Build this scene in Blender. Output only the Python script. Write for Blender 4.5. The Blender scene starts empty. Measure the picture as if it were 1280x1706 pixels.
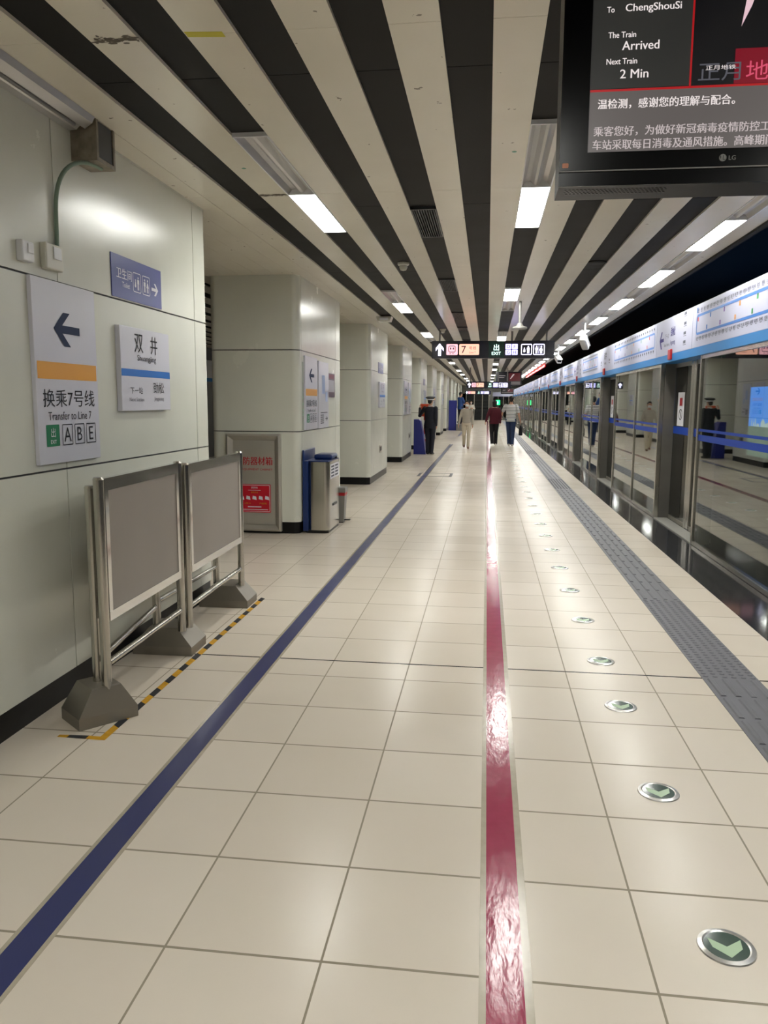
import bpy, bmesh, math, random
from mathutils import Vector, Matrix
PI = math.pi
rnd = random.Random(7)
SC = bpy.context.scene
COL = SC.collection

# ------------------------------------------------------------------ camera, world, exposure
def set_camera():
    F, yaw, pitch, roll, H = 1317.52, 0.127583, 0.138561, 0.00575277, 1.53
    f = Vector((-math.sin(yaw)*math.cos(pitch), math.cos(yaw)*math.cos(pitch), -math.sin(pitch)))
    rt = Vector((math.cos(yaw), math.sin(yaw), 0)); up = rt.cross(f)
    r = rt*math.cos(roll) + up*math.sin(roll); u = r.cross(f)
    m = Matrix(((r.x, u.x, -f.x, 0), (r.y, u.y, -f.y, 0), (r.z, u.z, -f.z, H), (0, 0, 0, 1)))
    cd = bpy.data.cameras.new('camera'); cam = bpy.data.objects.new('camera', cd); COL.objects.link(cam)
    cam.matrix_world = m
    cd.sensor_fit = 'VERTICAL'; cd.sensor_height = 36.0; cd.lens = 36.0*F/1706.0
    cd.clip_start = 0.05; cd.clip_end = 300
    SC.camera = cam
set_camera()
W = bpy.data.worlds.new('world'); SC.world = W; W.use_nodes = True
W.node_tree.nodes['Background'].inputs[0].default_value = (0.5, 0.55, 0.6, 1)
W.node_tree.nodes['Background'].inputs[1].default_value = 0.0
SC.view_settings.view_transform = 'Standard'
SC.view_settings.look = 'None'
SC.view_settings.exposure = 0.06
SC.view_settings.gamma = 1.0
SC.view_settings.use_curve_mapping = False
LAMP = 38.0           # radiance of the lit tubes' diffusers

# ------------------------------------------------------------------ materials
def lin(c):
    return tuple(((v/255)/12.92 if v/255 <= 0.04045 else ((v/255+0.055)/1.055)**2.4) for v in c)
MATS = {}
def mat(name, rgb, rough=0.5, metal=0.0, spec=0.5, emit=None, es=1.0, coat=0.0, noise=0.0, nscale=8.0, aniso=0.0):
    if name in MATS: return MATS[name]
    m = bpy.data.materials.new(name); m.use_nodes = True
    nt = m.node_tree; b = nt.nodes['Principled BSDF']
    c = lin(rgb)+(1,)
    b.inputs['Base Color'].default_value = c
    b.inputs['Roughness'].default_value = rough
    b.inputs['Metallic'].default_value = metal
    b.inputs['Specular IOR Level'].default_value = spec
    b.inputs['Coat Weight'].default_value = coat
    b.inputs['Coat Roughness'].default_value = 0.1
    if emit is not None:
        b.inputs['Emission Color'].default_value = lin(emit)+(1,)
        b.inputs['Emission Strength'].default_value = es
    if noise > 0:
        g = nt.nodes.new('ShaderNodeTexCoord'); n = nt.nodes.new('ShaderNodeTexNoise'); n.inputs['Scale'].default_value = nscale
        n.inputs['Detail'].default_value = 6
        nt.links.new(g.outputs['Object'], n.inputs['Vector'])
        mr = nt.nodes.new('ShaderNodeMapRange'); mr.inputs['From Min'].default_value = 0.3; mr.inputs['From Max'].default_value = 0.7
        mr.inputs['To Min'].default_value = 1-noise; mr.inputs['To Max'].default_value = 1+noise*0.4
        nt.links.new(n.outputs['Fac'], mr.inputs['Value'])
        mx = nt.nodes.new('ShaderNodeVectorMath'); mx.operation = 'SCALE'
        mx.inputs[0].default_value = c[:3]
        nt.links.new(mr.outputs[0], mx.inputs['Scale']); nt.links.new(mx.outputs[0], b.inputs['Base Color'])
        mr2 = nt.nodes.new('ShaderNodeMapRange'); mr2.inputs['To Min'].default_value = max(0, rough-0.06); mr2.inputs['To Max'].default_value = min(1, rough+0.06)
        nt.links.new(n.outputs['Fac'], mr2.inputs['Value']); nt.links.new(mr2.outputs[0], b.inputs['Roughness'])
    MATS[name] = m
    return m

class NT:
    """small node-building helper"""
    def __init__(s, m): s.nt = m.node_tree
    def n(s, t, **kw):
        x = s.nt.nodes.new(t)
        for k, v in kw.items(): setattr(x, k, v)
        return x
    def math(s, op, a, b=None, c=None):
        x = s.n('ShaderNodeMath', operation=op)
        for i, v in enumerate((a, b, c)):
            if v is None: continue
            if isinstance(v, (int, float)): x.inputs[i].default_value = v
            else: s.nt.links.new(v, x.inputs[i])
        return x.outputs[0]
    def mix(s, f, a, b):
        x = s.n('ShaderNodeMix', data_type='RGBA')
        for i, v in ((0, f), (6, a), (7, b)):
            if isinstance(v, (int, float, tuple)): x.inputs[i].default_value = v
            else: s.nt.links.new(v, x.inputs[i])
        return x.outputs[2]

def floor_material():
    m = bpy.data.materials.new('cream_floor_tile'); m.use_nodes = True
    t = NT(m); nt = m.node_tree; b = nt.nodes['Principled BSDF']
    g = t.n('ShaderNodeNewGeometry'); sp = t.n('ShaderNodeSeparateXYZ'); nt.links.new(g.outputs['Position'], sp.inputs[0])
    X, Y = sp.outputs[0], sp.outputs[1]
    u = t.math('DIVIDE', t.math('SUBTRACT', X, 0.032), 0.45)
    far = t.math('GREATER_THAN', Y, 4.472)
    v0 = t.math('DIVIDE', t.math('SUBTRACT', Y, 1.951), 0.45)
    v1 = t.math('DIVIDE', t.math('SUBTRACT', Y, 4.472), 0.453)
    v = t.math('ADD', t.math('MULTIPLY', v0, t.math('SUBTRACT', 1.0, far)), t.math('MULTIPLY', v1, far))
    def line(s, hw):
        d = t.math('ABSOLUTE', t.math('SUBTRACT', t.math('FRACT', t.math('ADD', s, 0.5)), 0.5))
        return t.math('LESS_THAN', d, hw)
    strip = t.math('GREATER_THAN', X, 1.24)
    gx = t.math('MULTIPLY', line(u, 0.0075), t.math('SUBTRACT', 1.0, strip))
    gy = line(v, 0.0105)
    gr = t.math('MAXIMUM', gx, gy)
    cell = t.n('ShaderNodeCombineXYZ'); nt.links.new(t.math('FLOOR', u), cell.inputs[0]); nt.links.new(t.math('FLOOR', v), cell.inputs[1])
    wn = t.n('ShaderNodeTexWhiteNoise', noise_dimensions='2D'); nt.links.new(cell.outputs[0], wn.inputs['Vector'])
    nz = t.n('ShaderNodeTexNoise'); nz.inputs['Scale'].default_value = 2.2; nz.inputs['Detail'].default_value = 5
    nt.links.new(g.outputs['Position'], nz.inputs['Vector'])
    val = t.math('ADD', t.math('MULTIPLY', wn.outputs['Value'], 0.5), t.math('MULTIPLY', nz.outputs['Fac'], 0.5))
    tile = t.mix(val, lin((214, 203, 187))+(1,), lin((226, 216, 202))+(1,))
    col = t.mix(gr, tile, lin((150, 140, 122))+(1,))
    # dark expansion joints across the platform
    j1 = t.math('LESS_THAN', t.math('ABSOLUTE', t.math('SUBTRACT', Y, 4.472)), 0.008)
    j2 = t.math('LESS_THAN', t.math('ABSOLUTE', t.math('SUBTRACT', Y, 10.26)), 0.007)
    col = t.mix(t.math('MAXIMUM', j1, t.math('MULTIPLY', j2, 0.7)), col, lin((42, 36, 30))+(1,))
    nt.links.new(col, b.inputs['Base Color'])
    ro = t.math('ADD', 0.19, t.math('ADD', t.math('MULTIPLY', nz.outputs['Fac'], 0.1), t.math('MULTIPLY', gr, 0.4)))
    nt.links.new(ro, b.inputs['Roughness']); b.inputs['Specular IOR Level'].default_value = 0.16
    bp = t.n('ShaderNodeBump'); bp.inputs['Strength'].default_value = 0.25; bp.inputs['Distance'].default_value = 0.004
    nz2 = t.n('ShaderNodeTexNoise'); nz2.inputs['Scale'].default_value = 3.0; nt.links.new(g.outputs['Position'], nz2.inputs['Vector'])
    nt.links.new(t.math('SUBTRACT', t.math('MULTIPLY', nz2.outputs['Fac'], 0.6), gr), bp.inputs['Height'])
    nt.links.new(bp.outputs[0], b.inputs['Normal'])
    return m

def ceiling_material():
    m = bpy.data.materials.new('off_white_ceiling_panel'); m.use_nodes = True
    t = NT(m); nt = m.node_tree; b = nt.nodes['Principled BSDF']
    g = t.n('ShaderNodeNewGeometry')
    n1 = t.n('ShaderNodeTexNoise'); n1.inputs['Scale'].default_value = 1.7; n1.inputs['Detail'].default_value = 5
    n2 = t.n('ShaderNodeTexNoise'); n2.inputs['Scale'].default_value = 16; n2.inputs['Detail'].default_value = 3
    for n in (n1, n2): nt.links.new(g.outputs['Position'], n.inputs['Vector'])
    spot = t.math('MULTIPLY', t.math('GREATER_THAN', n2.outputs['Fac'], 0.705), t.math('GREATER_THAN', n1.outputs['Fac'], 0.52))
    base = t.mix(n1.outputs['Fac'], lin((222, 215, 196))+(1,), lin((236, 231, 216))+(1,))
    nt.links.new(t.mix(t.math('MULTIPLY', spot, 0.7), base, lin((90, 80, 66))+(1,)), b.inputs['Base Color'])
    b.inputs['Roughness'].default_value = 0.24
    return m

def steel_material(name, rgb, rough):
    m = bpy.data.materials.new(name); m.use_nodes = True
    t = NT(m); nt = m.node_tree; b = nt.nodes['Principled BSDF']
    g = t.n('ShaderNodeTexCoord'); mp = t.n('ShaderNodeMapping'); mp.inputs['Scale'].default_value = (40, 40, 40)
    nt.links.new(g.outputs['Object'], mp.inputs['Vector'])
    n = t.n('ShaderNodeTexNoise'); n.inputs['Scale'].default_value = 1.5; n.inputs['Detail'].default_value = 4
    nt.links.new(mp.outputs[0], n.inputs['Vector'])
    c = lin(rgb)
    nt.links.new(t.mix(n.outputs['Fac'], tuple(x*0.95 for x in c)+(1,), tuple(min(1, x*1.05) for x in c)+(1,)), b.inputs['Base Color'])
    b.inputs['Metallic'].default_value = 1.0
    nt.links.new(t.math('ADD', rough-0.02, t.math('MULTIPLY', n.outputs['Fac'], 0.04)), b.inputs['Roughness'])
    MATS[name] = m
    return m

def glass_material(name, tint, boost=0.0):
    m = bpy.data.materials.new(name); m.use_nodes = True
    t = NT(m); nt = m.node_tree
    for n in list(nt.nodes):
        if n.type == 'BSDF_PRINCIPLED': nt.nodes.remove(n)
    out = [n for n in nt.nodes if n.type == 'OUTPUT_MATERIAL'][0]
    fr = t.n('ShaderNodeFresnel'); fr.inputs['IOR'].default_value = 1.52
    geo = t.n('ShaderNodeNewGeometry')
    # the same reflectance entering and leaving: flip the index on back faces
    ior = t.math('ADD', 1.52, t.math('MULTIPLY', geo.outputs['Backfacing'], 1/1.52-1.52))
    ior = t.math('ADD', 1.52, 0.0)
    tr = t.n('ShaderNodeBsdfTransparent'); tr.inputs[0].default_value = lin(tint)+(1,)
    gl = t.n('ShaderNodeBsdfGlossy'); gl.inputs['Roughness'].default_value = 0.015; gl.inputs['Color'].default_value = (0.95, 0.96, 0.95, 1)
    mx = t.n('ShaderNodeMixShader')
    lw = t.n('ShaderNodeLayerWeight'); lw.inputs['Blend'].default_value = 0.5
    f5 = t.math('POWER', lw.outputs['Facing'], 4.2)
    fac = t.math('MINIMUM', t.math('ADD', 0.045+boost, t.math('MULTIPLY', f5, 0.95)), 0.97)
    nt.links.new(fac, mx.inputs[0]); nt.links.new(tr.outputs[0], mx.inputs[1]); nt.links.new(gl.outputs[0], mx.inputs[2])
    nt.links.new(mx.outputs[0], out.inputs[0])
    MATS[name] = m
    return m

def stripe_material(name, a, b_, period, duty):
    m = bpy.data.materials.new(name); m.use_nodes = True
    t = NT(m); nt = m.node_tree; b = nt.nodes['Principled BSDF']
    g = t.n('ShaderNodeTexCoord'); sp = t.n('ShaderNodeSeparateXYZ'); nt.links.new(g.outputs['Object'], sp.inputs[0])
    f = t.math('LESS_THAN', t.math('FRACT', t.math('DIVIDE', sp.outputs[2], period)), duty)
    nt.links.new(t.mix(f, lin(a)+(1,), lin(b_)+(1,)), b.inputs['Base Color'])
    b.inputs['Roughness'].default_value = 0.9
    MATS[name] = m
    return m

M_floor = floor_material(); M_ceil = ceiling_material()
M_dark = mat('dark_brown_ceiling_channel', (27, 26, 24), 0.62, spec=0.2, noise=0.3, nscale=3)
M_enamel = mat('cream_enamel_panel', (217, 218, 206), 0.25, spec=0.5, noise=0.04, nscale=2)
M_black = mat('black_gloss', (16, 16, 17), 0.3)
M_void = mat('black_matt', (9, 9, 10), 0.9)
M_base = mat('black_stone_skirting', (14, 14, 16), 0.35, spec=0.3, noise=0.3, nscale=14)
M_granite = mat('dark_polished_granite', (52, 53, 57), 0.07, noise=0.25, nscale=60)
M_tact = mat('grey_tactile_rubber', (104, 104, 110), 0.5, noise=0.12, nscale=10)
M_pink = mat('crimson_floor_tape', (160, 50, 82), 0.15, spec=0.35, noise=0.1, nscale=20)
def wrinkle(m, scale, st):
    t = NT(m); g = t.n('ShaderNodeTexCoord'); mp = t.n('ShaderNodeMapping'); mp.inputs['Scale'].default_value = (1.6, 0.5, 1); mp.inputs['Rotation'].default_value = (0, 0, 0.5)
    n = t.n('ShaderNodeTexNoise'); n.inputs['Scale'].default_value = scale; n.inputs['Detail'].default_value = 4
    bp = t.n('ShaderNodeBump'); bp.inputs['Strength'].default_value = st; bp.inputs['Distance'].default_value = 0.01
    m.node_tree.links.new(g.outputs['Object'], mp.inputs['Vector']); m.node_tree.links.new(mp.outputs[0], n.inputs['Vector'])
    m.node_tree.links.new(n.outputs['Fac'], bp.inputs['Height']); m.node_tree.links.new(bp.outputs[0], m.node_tree.nodes['Principled BSDF'].inputs['Normal'])
wrinkle(M_pink, 14, 0.16)
M_blue = mat('navy_floor_tape', (40, 48, 100), 0.3, noise=0.05, nscale=5)
M_clear = mat('clear_tape_edge', (182, 172, 152), 0.18, noise=0.1, nscale=20)
M_yellow = mat('yellow_tape', (214, 160, 30), 0.45, noise=0.2, nscale=30)
M_yel2 = mat('lemon_tape', (206, 196, 40), 0.5)
M_blk = mat('black_tape', (42, 44, 50), 0.45, noise=0.2, nscale=30)
M_steel = steel_material('brushed_stainless_steel', (196, 193, 185), 0.22)
M_steel2 = steel_material('satin_stainless_steel', (186, 182, 172), 0.45)
M_chrome = mat('polished_chrome', (215, 213, 210), 0.1, metal=1)
M_foot = mat('dull_grey_steel', (142, 136, 126), 0.42, metal=0.6, noise=0.08, nscale=4)
M_cab = mat('cabinet_steel', (186, 182, 172), 0.38, metal=0.45, noise=0.05, nscale=4)
M_sill = mat('pale_grey_sill', (150, 149, 143), 0.4)
M_board = mat('grey_brown_board', (146, 138, 130), 0.45, noise=0.06, nscale=3)
M_bronze = mat('dark_grey_steel_cladding', (112, 109, 103), 0.36, metal=0.4, noise=0.1, nscale=4)
M_glass = glass_material('clear_pane', (205, 212, 208), 0.02)
M_dglass = glass_material('dark_door_pane', (110, 116, 114), 0.03)
M_white = mat('white_plastic', (222, 222, 224), 0.35)
M_lilac = mat('white_sign_face', (214, 214, 224), 0.22)
M_fascia = mat('white_fascia_face', (182, 184, 206), 0.5, spec=0.25)
M_fblue = mat('sky_blue_band', (44, 124, 190), 0.45, spec=0.25)
M_navy = mat('navy_sign_print', (28, 44, 78), 0.6, spec=0.2)
M_ink = mat('black_sign_print', (36, 36, 44), 0.6, spec=0.2)
M_greyink = mat('grey_sign_print', (96, 98, 110), 0.6, spec=0.2)
M_orange = mat('orange_sign_band', (226, 160, 52), 0.35)
M_bandblue = mat('blue_sign_band', (0, 104, 190), 0.35)
M_green = mat('green_exit_print', (0, 120, 74), 0.4)
M_pale = mat('pale_print', (232, 232, 240), 0.4)
M_viosign = mat('violet_blue_sign_face', (74, 82, 150), 0.3)
M_red = mat('red_print', (186, 30, 44), 0.4)
M_redpaint = mat('red_paint', (170, 28, 36), 0.4)
M_binblue = mat('deep_blue_plastic', (24, 48, 104), 0.3)
M_boxblue = mat('royal_blue_panel', (30, 40, 130), 0.35)
M_grey = mat('mid_grey_plastic', (128, 126, 122), 0.4)
M_dgrey = mat('dark_grey_plastic', (56, 58, 60), 0.4)
M_cream = mat('cream_switch_plastic', (206, 204, 190), 0.35)
M_rust = mat('weathered_grey_steel', (150, 141, 126), 0.5, metal=0.2, noise=0.4, nscale=18)
M_cable = mat('green_grey_cable', (128, 150, 132), 0.5)
M_lamp = mat('lit_diffuser', (255, 255, 255), 0.4, emit=(250, 250, 243), es=LAMP)
M_refl = mat('lamp_reflector', (200, 198, 196), 0.3, metal=0.6)
M_tube = mat('unlit_tube', (200, 198, 194), 0.2)
M_rim = mat('satin_rim', (222, 220, 216), 0.28, metal=0.85)
M_lens = mat('dark_green_lens', (70, 88, 80), 0.12)
M_chev = mat('pale_green_arrow', (168, 196, 158), 0.35)
M_skin = mat('skin', (196, 148, 120), 0.55)
M_hair = mat('black_hair', (18, 16, 16), 0.5)
M_eye = mat('dark_eye', (20, 16, 14), 0.3)
M_lip = mat('lip', (150, 84, 80), 0.5)

# ------------------------------------------------------------------ mesh builder
class MB:
    def __init__(s): s.bm = bmesh.new()
    def box(s, x0, x1, y0, y1, z0, z1, bev=0.0, seg=2):
        t = s.bm if bev <= 0 else bmesh.new()
        vs = [t.verts.new((x, y, z)) for z in (z0, z1) for (x, y) in ((x0, y0), (x1, y0), (x1, y1), (x0, y1))]
        for f in ((3, 2, 1, 0), (4, 5, 6, 7), (0, 1, 5, 4), (1, 2, 6, 5), (2, 3, 7, 6), (3, 0, 4, 7)):
            t.faces.new([vs[i] for i in f])
        if bev > 0:
            bmesh.ops.bevel(t, geom=t.edges[:], offset=bev, segments=seg, affect='EDGES', profile=0.5)
            s.add(t)
        return s
    def add(s, t, M=None):
        me = bpy.data.meshes.new('tmp'); t.to_mesh(me); t.free()
        if M is not None: me.transform(M)
        s.bm.from_mesh(me); bpy.data.meshes.remove(me)
    def poly(s, pts):
        s.bm.faces.new([s.bm.verts.new(p) for p in pts]); return s
    def prism(s, pts, d):
        """closed polygon pts (3D) swept by vector d"""
        d = Vector(d); a = [s.bm.verts.new(p) for p in pts]; b = [s.bm.verts.new(Vector(p)+d) for p in pts]
        n = len(pts)
        s.bm.faces.new(a[::-1]); s.bm.faces.new(b)
        for i in range(n): s.bm.faces.new((a[i], a[(i+1) % n], b[(i+1) % n], b[i]))
        return s
    def loft(s, rings, cap=True):
        R = [[s.bm.verts.new(p) for p in r] for r in rings]
        n = len(R[0])
        for a, b in zip(R, R[1:]):
            for i in range(n): s.bm.faces.new((a[i], a[(i+1) % n], b[(i+1) % n], b[i]))
        if cap: s.bm.faces.new(R[0][::-1]); s.bm.faces.new(R[-1])
        return s
    def tube(s, pts, rad, n=12, cap=True):
        pts = [Vector(p) for p in pts]
        if not hasattr(rad, '__len__'): rad = [rad]*len(pts)
        rings = []; ref = None
        for i, p in enumerate(pts):
            d = (pts[min(i+1, len(pts)-1)]-pts[max(i-1, 0)]).normalized()
            if ref is None: ref = Vector((0, 0, 1)) if abs(d.z) < 0.9 else Vector((1, 0, 0))
            a = (ref-d*ref.dot(d)).normalized(); b = d.cross(a); ref = a
            rings.append([p+(a*math.cos(2*PI*k/n)+b*math.sin(2*PI*k/n))*rad[i] for k in range(n)])
        return s.loft(rings, cap)
    def lathe(s, c, prof, n=24):
        """prof: list of (radius, z) about the vertical through c"""
        c = Vector(c)
        return s.loft([[c+Vector((r*math.cos(2*PI*k/n), r*math.sin(2*PI*k/n), z)) for k in range(n)] for r, z in prof])
    def ell(s, c, r, n=14, m=10, R=None):
        c = Vector(c); rings = []
        for j in range(1, m):
            a = PI*j/m-PI/2
            ring = []
            for k in range(n):
                v = Vector((r[0]*math.cos(a)*math.cos(2*PI*k/n), r[1]*math.cos(a)*math.sin(2*PI*k/n), r[2]*math.sin(a)))
                ring.append(c+(R @ v if R is not None else v))
            rings.append(ring)
        return s.loft(rings)

def obj(name, mb, m, parent=None, loc=None, smooth=False, ang=35):
    bm = mb.bm
    me = bpy.data.meshes.new(name)
    bmesh.ops.recalc_face_normals(bm, faces=bm.faces[:])
    bm.to_mesh(me); bm.free()
    L = Vector(loc) if loc is not None else (Vector(parent['_L']) if parent is not None else Vector((0, 0, 0)))
    me.transform(Matrix.Translation(-L))
    if m is not None:
        for mm in (m if isinstance(m, (list, tuple)) else [m]): me.materials.append(mm)
    if smooth:
        for p in me.polygons: p.use_smooth = True
        me.set_sharp_from_angle(angle=math.radians(ang))
    o = bpy.data.objects.new(name, me); COL.objects.link(o)
    if parent is not None: o.parent = parent
    else: o.location = L
    o['_L'] = tuple(L)
    return o

def thing(name, label, cat, loc, group=None):
    o = bpy.data.objects.new(name, None); COL.objects.link(o); o.location = loc
    o.empty_display_size = 0.1
    o['_L'] = tuple(loc); tag(o, label, cat, group)
    return o
def tag(o, label, cat, group=None, kind=None):
    o['label'] = label; o['category'] = cat
    if group: o['group'] = group
    if kind: o['kind'] = kind
    return o
def struct(name, mb, m, smooth=False, parent=None):
    o = obj(name, mb, m, parent, smooth=smooth)
    o['kind'] = 'structure'
    return o
KIDS = {}
def dup(root, loc, label=None):
    def cp(o, par):
        c = o.copy(); COL.objects.link(c)
        if par is not None: c.parent = par
        for k in o.children: cp(k, c)
        return c
    r = cp(root, None); r.location = loc
    if label: r['label'] = label
    return r
ORD = ['first', 'second', 'third', 'fourth', 'fifth', 'sixth', 'seventh', 'eighth', 'ninth', 'tenth', 'eleventh', 'twelfth', 'thirteenth',
       'fourteenth', 'fifteenth', 'sixteenth', 'seventeenth', 'eighteenth', 'nineteenth', 'twentieth', 'twenty-first', 'twenty-second',
       'twenty-third', 'twenty-fourth', 'twenty-fifth', 'twenty-sixth', 'twenty-seventh', 'twenty-eighth', 'twenty-ninth', 'thirtieth',
       'thirty-first', 'thirty-second', 'thirty-third', 'thirty-fourth', 'thirty-fifth', 'thirty-sixth', 'thirty-seventh', 'thirty-eighth',
       'thirty-ninth', 'fortieth', 'forty-first', 'forty-second', 'forty-third', 'forty-fourth', 'forty-fifth', 'forty-sixth']

# ------------------------------------------------------------------ flat graphics on a sign face
TXT = {}
def text_geo(s, bold=False):
    k = s
    if k in TXT: return TXT[k]
    cu = bpy.data.curves.new('t', 'FONT'); cu.body = s; cu.size = 1.0
    cu.resolution_u = 3
    o = bpy.data.objects.new('t', cu); COL.objects.link(o)
    dg = bpy.context.evaluated_depsgraph_get()
    me = o.evaluated_get(dg).to_mesh()
    vs = [tuple(v.co) for v in me.vertices]; fs = [tuple(p.vertices) for p in me.polygons]
    o.evaluated_get(dg).to_mesh_clear()
    bpy.data.objects.remove(o); bpy.data.curves.remove(cu)
    xs = [v[0] for v in vs] or [0, 1]; ys = [v[1] for v in vs] or [0, 1]
    TXT[k] = (vs, fs, min(xs), max(xs), min(ys), max(ys))
    return TXT[k]

class Face:
    """a plane with origin o, right r and up u (n towards the viewer); draws flat graphics a little proud of it"""
    def __init__(s, o, r, u=(0, 0, 1)):
        s.o = Vector(o); s.r = Vector(r); s.u = Vector(u); s.n = s.r.cross(s.u)
    def p(s, x, y, d=0.0): return s.o+s.r*x+s.u*y+s.n*d
    def text(s, mb, t, x, y, h, w=None, d=0.002, align='c', bold=False, maxw=None):
        vs, fs, x0, x1, y0, y1 = text_geo(t, bold)
        if not fs: return
        k = h/max(1e-6, y1-y0); kx = k
        if w is not None: kx = w/max(1e-6, x1-x0)
        elif maxw is not None and (x1-x0)*k > maxw: kx = maxw/(x1-x0)
        ax = {'c': (x0+x1)/2, 'l': x0, 'r': x1}[align]; ay = (y0+y1)/2
        for q in ((-0.018, 0.018) if bold else (0,)):
            b = [mb.bm.verts.new(s.p(x+q*h+(v[0]-ax)*kx, y+(v[1]-ay)*k, d+q*h*0.02)) for v in vs]
            for f in fs:
                try: mb.bm.faces.new([b[i] for i in f])
                except ValueError: pass
    def rect(s, mb, x0, x1, y0, y1, d=0.002):
        mb.poly([s.p(x0, y0, d), s.p(x1, y0, d), s.p(x1, y1, d), s.p(x0, y1, d)])
    def rrect(s, mb, x0, x1, y0, y1, r, d=0.002, n=5):
        pts = []
        for cx, cy, a0 in ((x1-r, y1-r, 0), (x0+r, y1-r, 90), (x0+r, y0+r, 180), (x1-r, y0+r, 270)):
            for i in range(n+1):
                a = math.radians(a0+90*i/n); pts.append(s.p(cx+r*math.cos(a), cy+r*math.sin(a), d))
        mb.poly(pts)
    def ring(s, mb, x0, x1, y0, y1, r, t, d=0.002, n=5):
        def pts(x0, x1, y0, y1, r):
            q = []
            for cx, cy, a0 in ((x1-r, y1-r, 0), (x0+r, y1-r, 90), (x0+r, y0+r, 180), (x1-r, y0+r, 270)):
                for i in range(n+1):
                    a = math.radians(a0+90*i/n); q.append(s.p(cx+r*math.cos(a), cy+r*math.sin(a), d))
            return q
        a = [mb.bm.verts.new(v) for v in pts(x0, x1, y0, y1, r)]
        b = [mb.bm.verts.new(v) for v in pts(x0+t, x1-t, y0+t, y1-t, max(0.0005, r-t))]
        k = len(a)
        for i in range(k): mb.bm.faces.new((a[i], a[(i+1) % k], b[(i+1) % k], b[i]))
    def poly(s, mb, pts, d=0.002): mb.poly([s.p(x, y, d) for x, y in pts])
    def disc(s, mb, x, y, r, d=0.002, n=16, ry=None):
        ry = ry or r
        mb.poly([s.p(x+r*math.cos(2*PI*i/n), y+ry*math.sin(2*PI*i/n), d) for i in range(n)])
    def slab(s, mb, x0, x1, y0, y1, d0, d1, bev=0.0):
        P = [s.p(x, y, d) for d in (d0, d1) for x in (x0, x1) for y in (y0, y1)]
        mn = [min(p[i] for p in P) for i in range(3)]; mx = [max(p[i] for p in P) for i in range(3)]
        mb.box(mn[0], mx[0], mn[1], mx[1], mn[2], mx[2], bev)
    def arrow(s, mb, x, y, w, h, ang=0.0, d=0.002, t=0.22):
        """chevron-headed arrow pointing left at ang 0, box w x h"""
        a = [(-0.5, 0), (-0.12, 0.5), (0.13, 0.5), (-0.17, t*0.5), (0.5, t*0.5), (0.5, -t*0.5), (-0.17, -t*0.5), (0.13, -0.5), (-0.12, -0.5)]
        ca, sa = math.cos(ang), math.sin(ang)
        def q(i): px, py = a[i][0]*w, a[i][1]*h; return (x+px*ca-py*sa, y+px*sa+py*ca)
        for f in ((0, 1, 2, 3), (0, 3, 6), (0, 6, 7, 8), (3, 4, 5, 6)):
            s.poly(mb, [q(i) for i in f], d)

def toilet_icon(F, mb, x, y, h, w, t):
    """two standing figures in a rounded frame"""
    F.ring(mb, x-w/2, x+w/2, y-h/2, y+h/2, h*0.12, t)
    for sx in (-1, 1):
        cx = x+sx*w*0.2
        F.disc(mb, cx, y+h*0.27, h*0.07, n=10)
        if sx < 0: F.rect(mb, cx-w*0.12, cx+w*0.12, y-h*0.05, y+h*0.17)
        else: F.poly(mb, [(cx-w*0.15, y-h*0.1), (cx+w*0.15, y-h*0.1), (cx+w*0.05, y+h*0.17), (cx-w*0.05, y+h*0.17)])
        for k in (-1, 1): F.rect(mb, cx+k*w*0.05-w*0.035, cx+k*w*0.05+w*0.035, y-h*0.36, y-h*0.05)
    F.rect(mb, x-w*0.012, x+w*0.012, y-h*0.36, y+h*0.36)
def lift_icon(F, mb, x, y, h, w, t):
    """a seated figure and a standing one in a rounded frame"""
    F.ring(mb, x-w/2, x+w/2, y-h/2, y+h/2, h*0.12, t)
    F.disc(mb, x-w*0.2, y-h*0.16, h*0.1, n=12)
    F.disc(mb, x-w*0.2, y+h*0.12, h*0.05, n=10)
    F.poly(mb, [(x-w*0.27, y-h*0.1), (x-w*0.12, y-h*0.1), (x-w*0.15, y+h*0.06), (x-w*0.25, y+h*0.06)])
    F.disc(mb, x+w*0.16, y+h*0.26, h*0.06, n=10)
    F.rect(mb, x+w*0.03, x+w*0.29, y-h*0.05, y+h*0.17)
    for k in (-1, 1): F.rect(mb, x+w*0.16+k*w*0.06-w*0.04, x+w*0.16+k*w*0.06+w*0.04, y-h*0.36, y-h*0.05)
def person_icon(F, mb, x, y, h):
    F.disc(mb, x, y+h*0.38, h*0.11, n=10); F.rect(mb, x-h*0.13, x+h*0.13, y-h*0.05, y+h*0.24); F.rect(mb, x-h*0.11, x+h*0.11, y-h*0.5, y-h*0.05)

# ================================================================== SETTING
YN, YF = -7.0, 72.0
ZC = 2.93
mb = MB(); mb.box(-7.6, 1.85, YN, YF, -0.2, 0); struct('floor', mb, M_floor)
mb = MB(); mb.box(1.85, 2.25, YN, YF, -0.2, 0.0); struct('trim_1', mb, M_granite)
mb = MB(); mb.box(2.25, 2.62, YN, YF, -0.2, -0.004); struct('trim_2', mb, M_void)
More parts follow.
